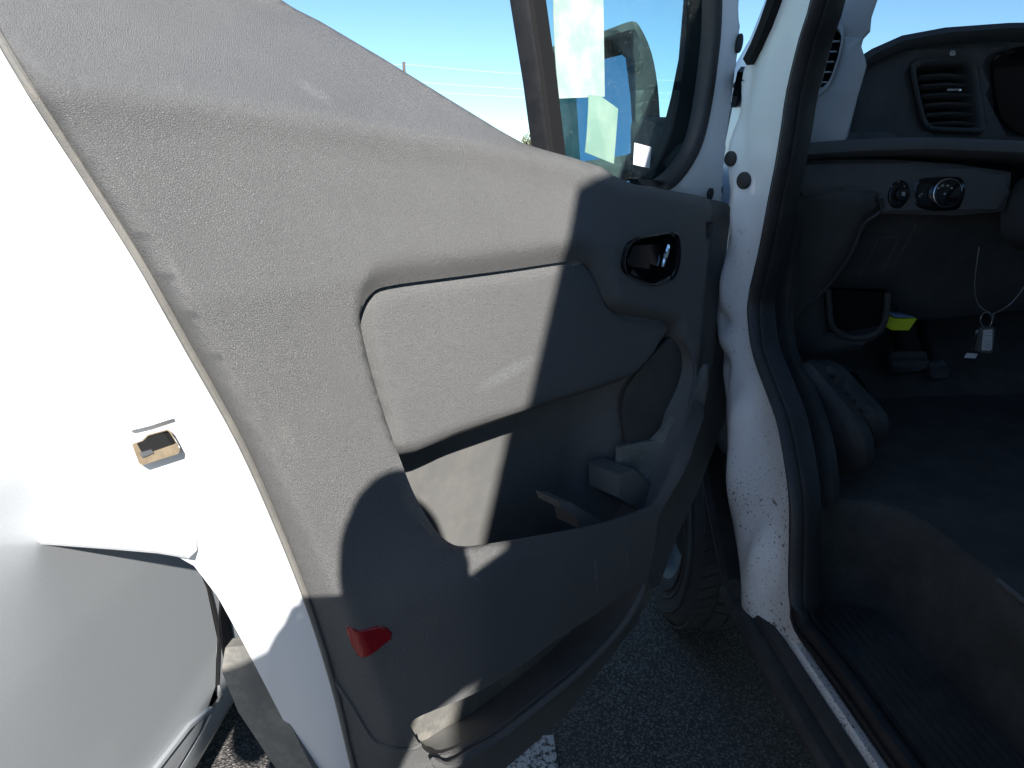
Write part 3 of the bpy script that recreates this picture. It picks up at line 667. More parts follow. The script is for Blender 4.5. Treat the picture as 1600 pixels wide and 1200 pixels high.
def on_bs(px, py, lift=0.0):
    d = Vector(ray(px, py)).normalized(); loc, nr, i, dist = _bv.ray_cast(Vector(CAM), d)
    if loc is None: return BS.px(px, py, lift)
    if nr.dot(d) > 0: nr = -nr
    on_bs.n = nr
    return np.array(loc + nr * lift)
for (x, y, r, sq) in ((1142, 248, .013, (1, 1.1)), (1163, 282, .0145, (1, 1)), (1127, 297, .010, (1, 1.3)), ):
    c_ = on_bs(x, y, -.002); MB().disc(c_, on_bs.n, r, .006, 20).build('rubber_plug', 'rubber', pillar)
MB().disc(DOOR.px(1153, 68, -.058), dn, .012, .006, 20, squash=(.7, 1.4)).build('rubber_plug', 'rubber', door)
MB().disc(DOOR.px(1108, 303, -.056), dn, .009, .006, 20, squash=(.8, 1.2)).build('rubber_plug', 'rubber', door)
# upper hinge plate with bolt, check strap bracket with bolt
a = [on_bs(*p, .006) for p in ((1162, 104), (1152, 112), (1144, 150), (1146, 168), (1156, 150), (1164, 126))]
MB().prism(a, (.012, .004, 0)).build('hinge_plate', 'black_matte', pillar)
MB().disc(on_bs(1156, 134, .006), (-.7, -.7, 0), .008, .008, 6).build('hinge_bolt', 'rubber', pillar)
MB().box(DOOR.px(1133, 430, -.04), (.018, .03, .022)).build('strap_bracket', 'black_matte', door)
MB().disc(DOOR.px(1134, 430, -.028), dn, .005, .004, 10).build('strap_bolt', 'steel', door)
# drip strip on the outer A-pillar
st = [on_bs(x, y, .008) for x, y in ((1236, -60), (1217, 0), (1203, 40), (1190, 72), (1178, 95))]
sweep(st, [(-.010, -.02), (.012, -.02), (.012, .004), (.004, .010), (-.008, .006)], (-1, -.3, 0)).build('pillar_drip_strip', 'black_matte', van, angle=40)

# ---- door opening seal
SEAL_M = [(1305, -110), (1288, 0), (1268, 65), (1249, 143), (1240, 201), (1230, 260), (1220, 309), (1205, 387), (1195, 430), (1186, 470), (1187, 510), (1195, 556), (1221, 625), (1234, 665), (1246, 728), (1253, 787), (1253, 856), (1252, 925), (1262, 975), (1290, 1010), (1340, 1075), (1400, 1160), (1470, 1255), (1560, 1380)]
S3 = [Plane((.50, 0, 0), (0, 1, 0), (-1, 0, 0)).px(p[0] - 5, p[1]) for p in spline(SEAL_M, False, 3)]
def seal_n(i):
    return Vector((-.86, -.5, 0)) if S3[i][2] > .58 else Vector((-.55, -.2, .8))
sweep(S3, [(-.030, -.03), (.030, -.03), (.031, -.002), (.024, .005), (.017, .001), (.010, .014), (0, .019), (-.012, .015), (-.019, .003), (-.024, .007), (-.031, .002)], seal_n, scale=.60).build('door_seal', 'rubber', van, angle=50)
# plastic trim strip inside the seal, beside the kick panel
tr = [Plane((.57, 0, 0), (0, 1, 0), (-1, 0, 0)).px(*p) for p in spline([(1232, 340), (1222, 420), (1216, 500), (1224, 560), (1248, 610), (1272, 680), (1283, 740), (1284, 790)], False, 3)]
sweep(tr, [(-.02, -.02), (.02, -.02), (.02, .004), (.0, .009), (-.02, .004)], (-.75, -.65, 0)).build('scuff_strip', 'kick_plastic', van, angle=50)

# ---- rocker, sill strip, step, floor
def extr(prof, y0, y1):                      # (x, z) profile swept along Y
    mb = MB(); mb.grid([[(x, y0, z) for x, z in prof], [(x, y1, z) for x, z in prof]], True)
    n = len(prof); mb.f += [tuple(range(n)), tuple(range(n, 2 * n))]; return mb
ro = [(.500, .505), (.492, .512), (.478, .508), (.474, .498), (.466, .500), (.454, .498), (.447, .488), (.452, .470), (.490, .430), (.56, .36), (.64, .32), (.66, .36), (.60, .49)]
def rocker(y):
    k = max(0, (y - 1.0) / .16)
    return [(x + .020 * k * (1 if x < .47 else .2), y, z - .03 * k * (z > .45)) for x, z in ro]
mb = MB(); ys = [-2.6, -.3, .3, .7, .9, 1.0, 1.06, 1.12, 1.15]; mb.grid([rocker(y) for y in ys], True); mb.f += [tuple(range(len(ro))), tuple(range(len(ro) * (len(ys) - 1), len(ro) * len(ys)))]
mb.build('rocker_cladding', 'rocker_plastic', van, angle=35)
extr([(.497, .50), (.514, .50), (.514, .520), (.510, .523), (.500, .523), (.497, .519)], -.4, .975).build('sill_strip', 'white_paint_dirty', van, angle=30)
extr([(.5145, .49), (.60, .49), (.60, .516), (.515, .521)], -.4, .93).build('sill_plate', 'floor_rubber', van, angle=30)
step = extr([(.53, .47), (.72, .47), (.72, .515), (.53, .515)], -.4, 1.03).build('step_tread', 'floor_rubber', van, angle=30)
ribm = None
for i in range(9):
    x = .575 + i * .0142
    r_ = extr([(x - .004, .5155), (x + .004, .5155), (x + .003, .5190), (x - .003, .5190)], -.38, 1.0).build('tread_rib', 'floor_rubber', step, angle=30)
def riser():
    mb = MB(); rows = []
    path = [(.715, -.4), (.705, .2), (.70, .8), (.695, .96), (.682, .995), (.66, 1.015), (.60, 1.03), (.545, 1.035)]
    prof = [(0, .516, -.006), (0, .53, 0), (0, .60, 0.004), (0, .685, .008), (0, .697, .014), (0, .70, .022)]
    for i, (x, y) in enumerate(path):
        t = np.array(path[min(i + 1, len(path) - 1)]) - np.array(path[max(i - 1, 0)]); t = t / np.linalg.norm(t); nn = np.array([t[1], -t[0]])
        rows.append([(x + nn[0] * o, y + nn[1] * o * (1), z) for _, z, o in prof])
    mb.grid(rows); return mb
riser().build('step_riser', 'floor_rubber', van, angle=60)
FL = [(.72, -.4), (2.3, -.4), (2.3, 1.75), (.56, 1.75), (.56, 1.045), (.61, 1.045), (.672, 1.03), (.70, 1.008), (.714, .97), (.72, .8)]
mb = MB().prism([(x, y, .62) for x, y in FL], (0, 0, .0785)); mb.build('cab_floor', 'floor_rubber', van, angle=20)
# edge trim on the floor edge
ed = [(.722, -.38, .6995), (.716, .2, .6995), (.712, .8, .6995)]
MB().tube(ed, .004, 6).build('floor_edge_trim', 'dash_plastic_grey', van)
# toe board rising to the bulkhead
mb = MB().prism([(.56, 1.55, .69), (.56, 1.95, .95), (.56, 1.95, 1.3), (.56, 2.0, 1.3), (.56, 2.0, .6), (.56, 1.55, .6)], (1.75, 0, 0)); mb.build('toe_board', 'floor_rubber', van)
# kick panel with ribbed footrest
KP = Plane((.60, 0, 0), (0, 1, 0), (-.80, -.60, 0))
KQ = Plane((.60, 1.15, 0), (.60, -.80, 0), (-.80, -.60, 0))
kp = KQ.line([(1246, 575), (1262, 570), (1290, 600), (1325, 640), (1350, 680), (1356, 715), (1345, 736), (1292, 742), (1282, 690), (1262, 630)])
kp = [(p[0], p[1]) for p in spline(kp, True, 3)]
relief('kick_panel', KQ, kp, lambda u, v: .0 + .012 * np.exp(-((v - .78) / .06) ** 2), 'kick_plastic', van, step=.012, thick=.03, rim=.008)
fr = [KQ.px(*p, -.03) for p in ((1262, 572), (1296, 572), (1370, 650), (1372, 700), (1350, 715), (1352, 680))]
fr = KQ.line([(1262, 574), (1292, 574), (1330, 612), (1368, 655), (1370, 690), (1352, 712), (1352, 680), (1322, 640)], -.03)
footrest = relief('footrest', KQ, [(p[0], p[1]) for p in spline(fr, True, 3)], lambda u, v: np.full_like(u, -.03), 'kick_plastic', van, step=.012, thick=.03, rim=.012)
for i in range(5):
    y = 590 + i * 13; x = 1284 + i * 11
    MB().tube([KQ.px(x, y, -.028), KQ.px(x + 22, y - 3, -.028)], .003, 6).build('footrest_rib', 'rubber', footrest)
# pedals
PP = Plane((1.1, 1.62, .76), (1, 0, 0), (0, -.78, .62), (0, .62, .78))
def padp(px, w): return [PP.px(*p, w) for p in px]
def pedal(name, px, arm):
    mb = MB(); uv = PP.line(px); uv = [(p[0], p[1]) for p in spline(uv, True, 3)]
    p = relief(name, PP, uv, lambda u, v: .012 + .003 * np.sin(v * 260), 'dash_plastic', van, step=.006, thick=.02, rim=.005)
    c = PP.pt(np.mean([q_[0] for q_ in uv]), max(q_[1] for q_ in uv) - .02, -.01)
    MB().tube([c, c + np.array([0, .10, .12]), c + np.array([0, .16, .32])], .012, 8).build(name.replace('pedal', 'pedal') + '_arm', 'black_matte', p)
pedal('brake_pedal', [(1386, 556), (1400, 547), (1438, 550), (1448, 564), (1442, 578), (1402, 584), (1390, 572)], 0)
pedal('accelerator_pedal', [(1448, 568), (1466, 564), (1478, 574), (1478, 590), (1456, 593), (1450, 580)], 0)

# ---- dashboard: surfaces on planes facing the driver
dash = empty('dashboard', (1.3, 1.5, 1.1), van)
D1 = Plane((.75, 1.34, 1.2), (1, 0, 0), (-.12, -1, .10), (0, .10, 1))
D2 = Plane((.75, 1.46, 1.35), (1, 0, 0), (-.10, -1, .22), (0, .22, 1))
D0 = Plane((0, 1.42, 0), (1, 0, 0), (-.15, -1, -.12), (0, -.12, 1))
def dpan(name, P, px, m, w=0.0, thick=.03, rim=.006, sp=0, step=.02, hol=(), parent=None, wf=None):
    uv = P.line(px, w)
    if sp: uv = [(p[0], p[1]) for p in spline(uv, True, sp)]
    return relief(name, P, uv, wf or (lambda u, v: np.full_like(u, w)), m, parent or dash, step=step, thick=thick, rim=rim, holes=[P.line(h, w) for h in hol])
VENT = [(1427, 112), (1432, 103), (1442, 99), (1506, 97), (1515, 101), (1521, 112), (1532, 185), (1532, 198), (1524, 203), (1462, 201), (1450, 196), (1441, 180)]
CLU = [(1552, 96), (1572, 82), (1600, 74), (1700, 70), (1760, 100), (1760, 205), (1620, 212), (1578, 198), (1560, 170)]
def up_w(u, v): return .02 * np.sin((u - .7) * 5) 
dpan('dash_upper', D2, [(1346, 96), (1360, 88), (1405, 72), (1470, 62), (1567, 54), (1680, 52), (1900, 60), (2100, 80), (2100, 235), (1600, 236), (1320, 234), (1300, 225), (1320, 205), (1336, 140)], 'dash_plastic', hol=(VENT, CLU), step=.02, thick=.02, rim=.012)
# hood roll along the top
hr = [D2.px(x, y, .0) for x, y in ((1346, 99), (1360, 90), (1405, 70), (1470, 58), (1567, 51), (1680, 49), (1900, 58), (2100, 78))]
sweep(hr, [(-.016, -.30), (.012, -.30), (.014, -.02), (.012, .012), (.0, .022), (-.012, .016)], tuple(D2.n)).build('dash_top_roll', 'dash_plastic', dash, angle=50)
# vent: frame, body, slats
vuv = [(p[0], p[1]) for p in spline(D2.line(VENT), True, 3)]; vc = np.mean(vuv, 0)
vr = lambda s, w: [D2.pt(*(vc + (np.array(p) - vc) * s), w) for p in vuv]
MB().grid([vr(1.08, -.002), vr(1.09, .005), vr(1.04, .008), vr(.95, .004), vr(.92, -.01), vr(.9, -.06)], True).build('vent_frame', 'dash_plastic', dash, angle=50)
MB().add(vr(.95, -.055), [tuple(range(len(vuv)))]).prism(vr(.93, -.06), -D2.n * .01).build('vent_cavity', 'void', dash)
for i in range(6):
    y = 116 + i * 15; xl = 1436 + i * 3.2; xr = 1518 + i * 2.4
    a = D2.px(xl, y + 3, -.012); b = D2.px((xl + xr) / 2, y, -.009); c = D2.px(xr, y + 3, -.012)
    sweep([a, b, c], [(-.0022, -.03), (.0022, -.03), (.0022, 0), (0, .003), (-.0022, 0)], tuple(D2.n)).build('vent_slat', 'dash_plastic_grey', dash, angle=50)
MB().box(D2.px(1488, 141, .0), (.03, .012, .006), bev=.002).build('vent_tab', 'chrome', dash)
cuv = [(p[0], p[1]) for p in spline(D2.line(CLU), True, 3)]; cc = np.mean(cuv, 0)
cr_ = lambda s, w: [D2.pt(*(cc + (np.array(p) - cc) * s), w) for p in cuv]
mb = MB().grid([cr_(1.02, .004), cr_(.96, -.03), cr_(.93, -.06)], True); mb.f.append(tuple(range(2 * len(cuv), 3 * len(cuv)))); mb.build('instrument_cluster', 'black_gloss', dash, angle=40)
MB().disc(D2.px(1487, 84, .010), D2.n, .006, .004, 12).build('dash_sensor', 'chrome', dash)
# raised block on the shelf by the pillar, then the long shelf lip
dpan('shelf_block', D2, [(1272, 226), (1278, 213), (1292, 209), (1322, 206), (1392, 204), (1412, 214), (1412, 236), (1272, 238)], 'dash_plastic', w=.06, thick=.06, rim=.008)
sh = [D1.px(*p, .03) for p in spline([(1226, 240), (1280, 235), (1360, 230), (1450, 228), (1540, 231), (1640, 236), (1800, 250), (2100, 290)], False, 3)]
sweep(sh, [(-.016, -.14), (.014, -.14), (.012, -.004), (.006, .006), (-.004, .007), (-.015, -.002)], tuple(D1.n)).build('dash_shelf', 'dash_plastic_grey', dash, angle=50)
# switch panel
SW = [(1230, 252), (1300, 248), (1400, 249), (1500, 256), (1584, 268), (1582, 300), (1573, 330), (1506, 336), (1378, 334), (1377, 316), (1368, 306), (1320, 302), (1258, 306), (1250, 292), (1240, 270)]
dpan('switch_panel', D1, SW, 'dash_plastic_grey', thick=.05, rim=.008, step=.012)
# mirror adjuster and light switch
KN = D1
MB().disc(KN.px(1403, 304, -.002), KN.n, .0225, .006, 28, squash=(.85, 1.15)).build('mirror_adjuster_base', 'black_gloss', dash)
MB().disc(KN.px(1405, 304, .003), KN.n, .0125, .016, 24).build('mirror_adjuster_knob', 'black_gloss', dash)
lb = [(p[0], p[1]) for p in spline(KN.line([(1428, 305), (1432, 286), (1444, 278), (1490, 276), (1504, 281), (1508, 295), (1502, 318), (1492, 328), (1455, 329), (1432, 322)]), True, 3)]
relief('light_switch_plate', KN, lb, lambda u, v: np.full_like(u, .004), 'black_gloss', dash, step=.01, thick=.012, rim=.004)
lc = KN.px(1475, 302, .003)
MB().disc(lc, KN.n, .0265, .014, 36, rb=.002).build('light_switch_ring', 'chrome', dash)
MB().disc(lc + KN.n * .0125, KN.n, .0245, .004, 36, rb=.002).build('light_switch_knob', 'black_gloss', dash)
# printed marks on the light switch and the adjuster
def mark(px, w, m='print_grey', name='switch_mark', h=.0006): 
    MB().prism([KN.px(*p, w) for p in px], tuple(KN.n * h)).build(name, m, dash, smooth=False)
for x, y in ((1466, 294), (1473, 290), (1481, 290), (1487, 294), (1476, 303)):
    MB().disc(KN.px(x, y, .0195), KN.n, .0019, .0006, 10).build('switch_mark', 'print_grey', dash)
mark([(1469, 291.2), (1472, 290.2), (1472, 291), (1469, 292)], .0196); mark([(1477, 289.6), (1480, 289.8), (1480, 290.6), (1477, 290.4)], .0196)
for x, y in ((1437, 306), (1440, 303), (1498, 302)):
    MB().disc(KN.px(x, y, .0042), KN.n, .0016, .0006, 8).build('switch_mark', 'print_grey', dash)
for x, y in ((1393, 291), (1404, 284), (1413, 291), (1416, 299)):
    MB().disc(KN.px(x, y, .0045), KN.n, .0014, .0006, 8).build('switch_mark', 'print_grey', dash)
mark([(1409, 300), (1414, 300), (1414, 306), (1409, 306)], .0196)
# knee bolster, left recess face, edge bead
D3 = Plane((.75, 1.36, 1.05), (1, 0, 0), (-.30, -1, -.22), (0, -.22, 1))
dpan('knee_bolster', D3, [(1222, 302), (1300, 296), (1372, 302), (1378, 326), (1352, 346), (1330, 395), (1300, 440), (1288, 470), (1292, 520), (1330, 530), (1384, 520), (1386, 520), (1350, 545), (1300, 558), (1258, 556), (1240, 545), (1226, 520), (1212, 520), (1214, 420)], 'dash_plastic', thick=.03, rim=.008, step=.015)
bd_ = [D3.px(*p, .002) for p in spline([(1376, 312), (1376, 330), (1350, 350), (1330, 395), (1300, 440), (1270, 472), (1250, 500)], False, 3)]
MB().tube(bd_, .004, 6).build('bolster_bead', 'dash_plastic', dash)
D4 = Plane((.75, 1.42, 1.1), (1, 0, 0), (-.1, -1, -.35), (0, -.35, 1))
dpan('lower_dash', D4, [(1300, 335), (1390, 326), (1600, 326), (1900, 330), (1900, 500), (1600, 488), (1480, 500), (1392, 506), (1390, 455), (1298, 452)], 'dash_plastic', thick=.02, rim=.008, step=.03)
for a, b in (((1373, 372), (1342, 430)), ((1406, 372), (1378, 424)), ((1432, 352), (1394, 420)), ((1373, 371), (1406, 371))):
    MB().tube([D4.px(*a, .0015), D4.px(*b, .0015)], .0012, 5).build('dash_seam', 'dash_plastic_grey', dash)
# cubby pocket under the bolster
lipc = [D3.px(*p, .006) for p in spline([(1294, 452), (1296, 480), (1300, 508), (1318, 524), (1345, 528), (1372, 518), (1384, 496), (1387, 458)], False, 4)]
MB().tube(lipc, .006, 8).build('cubby_lip', 'dash_plastic', dash)
cb = [p for p in ((1294, 452), (1296, 480), (1300, 508), (1318, 524), (1345, 528), (1372, 518), (1384, 496), (1387, 458))]
mb = MB().grid([[D3.px(*p, .004) for p in cb], [D3.px(*p, -.05) for p in cb]]); mb.add([D3.px(*p, -.05) for p in cb], [tuple(range(8))]); mb.build('cubby', 'black_matte', dash)
# steering column shroud and lower rim of the steering wheel
MB().tube([D4.px(1610, 330, .02), (1.16, 1.04, 1.15)], [.075, .06], 14).build('steering_column', 'dash_plastic', dash, angle=60)
cw = np.array((1.16, 1.02, 1.16)); wr = []
for k in range(33):
    a = 2 * math.pi * k / 32; wr.append(cw + np.array([.19 * math.cos(a), .10 * math.sin(a), .16 * math.sin(a)]))
MB().tube(wr, .015, 8, cap=False).tube([cw + np.array([-.18, 0, 0]), cw, cw + np.array([.18, 0, 0])], .02, 8).build('steering_wheel', 'black_matte', dash)
# dash top slab to the windscreen
mb = MB().prism([(.62, 1.56, 1.30), (.62, 1.56, 1.40), (.62, 2.05, 1.33), (.62, 2.05, 1.26)], (1.65, 0, 0)); mb.build('dash_top', 'dash_plastic', dash)
mb = MB().prism([(.62, 1.50, 1.28), (.62, 1.95, 1.28), (.62, 1.95, .95), (.62, 1.62, .98)], (1.65, 0, 0)); mb.build('dash_carcass', 'black_matte', dash)

# ---- A-pillar trim with demister grille
AP = Plane((.62, 1.28, 0), (.72, .69, 0), (-.69, -.72, .0))
AP = Plane((.62, 1.37, 0), (.80, .60, 0), (-.60, -.80, .0))
GR = [(1292, 48), (1298, 42), (1306, 44), (1314, 56), (1311, 80), (1306, 98), (1296, 124), (1284, 136), (1272, 136), (1276, 108), (1284, 76)]
ap = [(1340, -120), (1306, 0), (1286, 65), (1268, 143), (1256, 225), (1252, 240), (1300, 240), (1320, 214), (1336, 150), (1350, 101), (1349, 92), (1342, 70), (1345, 58), (1356, 46), (1358, 24), (1366, 0), (1410, -120)]
apt = relief('pillar_trim', AP, AP.line(ap), lambda u, v: np.full_like(u, 0.), 'headliner', van, holes=[AP.line(GR)], step=.02, thick=.02, rim=.008)
guv = [(p[0], p[1]) for p in spline(AP.line(GR), True, 3)]; gc = np.mean(guv, 0)
gr = lambda s, w: [AP.pt(*(gc + (np.array(p) - gc) * s), w) for p in guv]
MB().grid([gr(1.28, .000), gr(1.24, .004), gr(1.05, .004), gr(.98, -.01), gr(.95, -.03)], True).build('demister_frame', 'headliner', apt, angle=50)
MB().add(gr(1.0, -.028), [tuple(range(len(guv)))]).prism(gr(1.0, -.034), -AP.n * .01).build('demister_cavity', 'void', apt)
for a, b in (((1303, 46), (1280, 134)), ((1296, 46), (1274, 128))):
    sweep([AP.px(*a, -.004), AP.px(*b, -.004)], [(-.0012, -.01), (.0012, -.01), (.0012, 0), (-.0012, 0)], tuple(AP.n)).build('grille_bar', 'headliner', apt, smooth=False)
for i in range(5):
    y = 64 + i * 16
    sweep([AP.px(1311 - i * 4.5, y, -.005), AP.px(1286 - i * 3.2, y + 1, -.005)], [(-.001, -.012), (.001, -.012), (.001, 0), (-.001, 0)], tuple(AP.n)).build('grille_bar', 'headliner', apt, smooth=False)

# ---- cab shell and the rest of the van body (dark cab, unseen roofline shaped to throw the shadow on the door)
SIDE = [(.46, .26), (.437, .40), (.425, .80), (.42, 1.10), (.422, 1.5), (.430, 1.9), (.438, 2.2), (.454, 2.405), (.55, 2.49), (.64, 2.545), (.82, 2.70), (1.45, 2.80)]
SIDE_B = [(.46, .26), (.437, .40), (.425, .80), (.42, 1.10), (.421, 1.4), (.424, 1.60), (.434, 1.78), (.452, 1.87), (.53, 1.945), (.62, 2.02), (.75, 2.13), (1.45, 2.24)]
XC = 1.45
mir = lambda S: S + [(2 * XC - x, z) for x, z in S[::-1][1:]]
full_r, full = mir(SIDE), mir(SIDE_B)
mb = MB(); mb.grid([[(x, y, z) for x, z in f_] for y, f_ in ((-3.9, full_r), (-2, full_r), (-.63, full_r), (.22, full))])
n = len(full); mb.f.append(tuple(range(n)))
inner = [(XC + (x - XC) * .94, .3 + (z - .3) * .965) for x, z in full]
mb.grid([[(x, .22, z) for x, z in full], [(x, .22, z) for x, z in inner], [(x, -.1, z) for x, z in inner]])
mb.build('rear_body', 'white_paint', van, angle=30)
mb = MB().prism([(x, -.12, max(z, .3)) for x, z in inner], (0, -.03, 0)); mb.build('bulkhead', 'headliner', van)
# cab roof, right side door, windscreen, bonnet, front wing
rf = [(x, z) for x, z in full if z > 1.8]
mb = MB(); rowsr = []
for y, k in ((.22, 0), (.6, .02), (.95, .08), (1.15, .16)):
    rowsr.append([(XC + (x - XC) * (1 - .35 * k), y, z - k * .9) for x, z in rf])
mb.grid(rowsr); mb.grid([[(x, y, z - .05) for x, y, z in r_] for r_ in rowsr]); mb.grid([rowsr[-1], [(x, y, z - .05) for x, y, z in rowsr[-1]]]); mb.build('cab_roof', 'white_paint', van, angle=30)
XR = 2 * XC
mb = MB().prism([(XR - .43, .22, .3), (XR - .43, 1.3, .3), (XR - .43, 1.3, 1.25), (XR - .43, .22, 1.25)], (-.08, 0, 0)); mb.build('passenger_door', 'white_paint', van, smooth=False)
MB().prism([(XR - .47, .22, 1.25), (XR - .47, 1.35, 1.25), (XR - .60, 1.05, 1.9), (XR - .60, .22, 1.9)], (-.006, 0, 0)).build('passenger_window', 'windscreen_glass', van, smooth=False)
MB().prism([(.66, 2.02, 1.30), (2.24, 2.02, 1.30), (2.08, 1.14, 2.02), (.82, 1.14, 2.02)], (0, .004, .004)).build('windscreen', 'windscreen_glass', van, smooth=False)
# outer A-pillar up to the roof (white) in front of the trim
sweep([(.62, 2.02, 1.27), (.70, 1.60, 1.64), (.79, 1.12, 2.04)], [(-.03, -.05), (.05, -.05), (.05, .0), (.02, .012), (-.03, .0)], (-.9, -.2, 0)).build('outer_a_pillar', 'white_paint', van, angle=40)
sweep([(XR - .62, 2.02, 1.27), (XR - .70, 1.60, 1.64), (XR - .79, 1.12, 2.04)], [(-.03, -.05), (.05, -.05), (.05, .0), (.02, .012), (-.03, .0)], (.9, -.2, 0)).build('outer_a_pillar', 'white_paint', van, angle=40)
# front wing with wheel arch, bonnet, nose
WG = Plane((.50, 0, 0), (0, 1, 0), (-1, 0, 0))
WX, WY, WR = .635, 1.75, .350
arch = [(WY + .42 * math.cos(a), WR + .42 * math.sin(a)) for a in np.linspace(math.pi * 1.02, -.02 * math.pi, 24)]
wing = [(WY - .36, .62)] + [p for p in arch if not (p[0] < WY and p[1] < .60)] + [(WY + .50, .30), (2.75, .34), (2.80, .6), (2.72, .95), (2.40, 1.14), (2.0, 1.22), (1.50, 1.24), (1.44, 1.05), (1.40, .75)]
relief('front_wing', WG, wing, lambda u, v: .03 * np.exp(-((v - .75) / .25) ** 2) - .10 * sst(u, 2.3, 2.8), 'white_paint', van, step=.05, thick=.012, bstep=.03)
relief('front_wing', Plane((XR - .50, 0, 0), (0, 1, 0), (1, 0, 0)), wing, lambda u, v: .03 * np.exp(-((v - .75) / .25) ** 2) - .10 * sst(u, 2.3, 2.8), 'white_paint', van, step=.05, thick=.012, bstep=.03)
mb = MB(); mb.grid([[(x, y, z + .03 * math.sin((x - .5) / 1.9 * math.pi)) for x in np.linspace(.50 + k, XR - .50 - k, 12)] for y, z, k in ((1.95, 1.22, 0), (2.35, 1.13, .02), (2.65, .98, .06), (2.80, .7, .1), (2.83, .35, .12))]); mb.build('bonnet', 'white_paint', van, angle=40)
# wheel-arch liner behind the wing and the mudguard edge at the foot of the pillar
mb = MB(); aa = np.linspace(math.pi * .88, -.1 * math.pi, 28)
mb.grid([[(.57, WY + .41 * math.cos(a), WR + .41 * math.sin(a)) for a in aa], [(.95, WY + .41 * math.cos(a), WR + .41 * math.sin(a)) for a in aa]])
mb.add([(.95, WY + .41 * math.cos(a), WR + .41 * math.sin(a)) for a in aa], [tuple(range(28))]); mb.build('arch_liner', 'black_matte', van)
mu = [BS.px(*p, -.03) for p in spline([(1092, 670), (1100, 720), (1110, 780), (1121, 835), (1130, 880), (1138, 918)], False, 3)]
sweep(mu, [(-.010, -.05), (.010, -.05), (.010, .006), (.002, .010), (-.010, .004)], (-.8, -.6, 0)).build('mudguard_edge', 'rocker_plastic', van, angle=50)
# wheel
def wheel(parent, cx, cy, r, wid, side, tread_n=60, rim_m='steel'):
    w = empty('wheel', (cx, cy, r), parent)
    prof = [(-.5, .62), (-.52, .72), (-.53, .82), (-.50, .92), (-.44, .965), (-.40, .975), (.40, .975), (.44, .965), (.50, .92), (.53, .82), (.52, .72), (.5, .62)]
    mb = MB(); n = 72
    rows = [[(cx + a * wid, cy + math.cos(t) * b * r, r + math.sin(t) * b * r) for a, b in prof] for t in np.linspace(0, 2 * math.pi, n + 1)]
    mb.grid(rows)
    for ring in (.70, .76, .86):
        mb.tube([(cx + side * .528 * wid, cy + math.cos(t) * ring * r, r + math.sin(t) * ring * r) for t in np.linspace(0, 2 * math.pi, 49)], .003, 5, cap=False)
    ribs = [(-.46, -.29), (-.26, -.09), (-.06, .06), (.09, .26), (.29, .46)]
    for j, (a0, a1) in enumerate(ribs):
        for k in range(tread_n):
            t0 = 2 * math.pi * (k + .08 + .13 * j) / tread_n; t1 = t0 + 2 * math.pi / tread_n * .80; sl = .05 * (1 if j % 2 else -1)
            o = 1.0 if abs(a0 + a1) < .6 else .985
            P = []
            for b in (.965, o):
                for a, t in ((a0, t0), (a1, t0 + sl), (a1, t1 + sl), (a0, t1)):
                    P.append((cx + a * wid, cy + math.cos(t) * b * r, r + math.sin(t) * b * r))
            mb.add(P, [(4, 5, 6, 7), (0, 1, 5, 4), (1, 2, 6, 5), (2, 3, 7, 6), (3, 0, 4, 7)])
    mb.build('tyre', 'tyre_rubber', w, angle=35)
    mb = MB(); pr = [(.50, .64), (.47, .62), (.30, .58), (.22, .50), (.26, .30), (.30, .20), (.30, .02)]
    mb.grid([[(cx + side * a * wid, cy + math.cos(t) * b * r, r + math.sin(t) * b * r) for a, b in pr] for t in np.linspace(0, 2 * math.pi, 49)]); mb.build('rim', rim_m, w, angle=40)
    return w
wheel(van, WX, WY, WR, .235, -1, rim_m='rubber')
wheel(van, XR - WX, WY, WR, .235, 1)
wheel(van, .66, -2.3, WR, .235, -1)
wheel(van, XR - .66, -2.3, WR, .235, 1)

# ================================================================== papers on the quarter glass
def sheet(name, px, label, m, w, thick=.0012, curl=.0):
    uv = DOOR.line(px, w)
    o = relief(name, DOOR, uv, lambda u, v: w + curl * np.sin((v - 1.2) * 22) * (u - min(p[0] for p in uv)), m, None, step=.012, thick=thick)
    return tag(o, label, 'paper')
sheet('paper_sheet', [(862, -190), (866, -10), (873, 154), (945, 151), (943, 0), (940, -190)], 'tall pale sheet of paper stuck high on the quarter window by the divider', 'paper_sheet', GW + .006, curl=.03)
sheet('paper_sheet', [(920, 148), (938, 150), (966, 170), (959, 256), (911, 238)], 'slanted pale green paper slip hanging below the tall sheet', 'paper_green', GW + .010, curl=.06)
tag(sheet('window_sticker', [(992, 223), (1018, 230), (1015, 263), (990, 257)], 'small bright white square sticker low on the quarter window', 'sticker_white', GW + .006), cat='sticker')

# ================================================================== small things in the cab
c = Plane((0, 1.40, 0), (1, 0, 0), (0, -1, 0))
top = [c.px(*p) for p in ((1386, 490), (1399, 498), (1433, 497), (1412, 488))]; 
Yd = empty('plug_in_device', c.px(1408, 516))
tag(Yd, 'small bright yellow plug-in box with blue-grey top under the dashboard', 'plug-in device')
fl_ = [c.px(*p, 0) for p in ((1383, 508), (1393, 516), (1420, 516), (1433, 498), (1399, 498), (1386, 492))]
mb = MB().prism(fl_, (0, .045, .0)); mb.build('device_body', 'yellow_plastic', Yd, smooth=False)
tp = [c.px(1387, 491.5), c.px(1400, 497.6), c.px(1432, 497.4)]
mb = MB().prism([tp[0] + np.array([.004, .002, .001]), tp[1] + np.array([0, .002, .0015]), tp[2] + np.array([-.003, .002, .0015]), tp[2] + np.array([-.008, .043, .0015]), tp[0] + np.array([.004, .043, .001])], (0, 0, .0015)); mb.build('device_label', 'blue_label', Yd, smooth=False)
mb = MB().box(c.px(1404, 500) + np.array([0, .06, .012]), (.035, .05, .02)); mb.build('device_plug', 'black_matte', Yd)

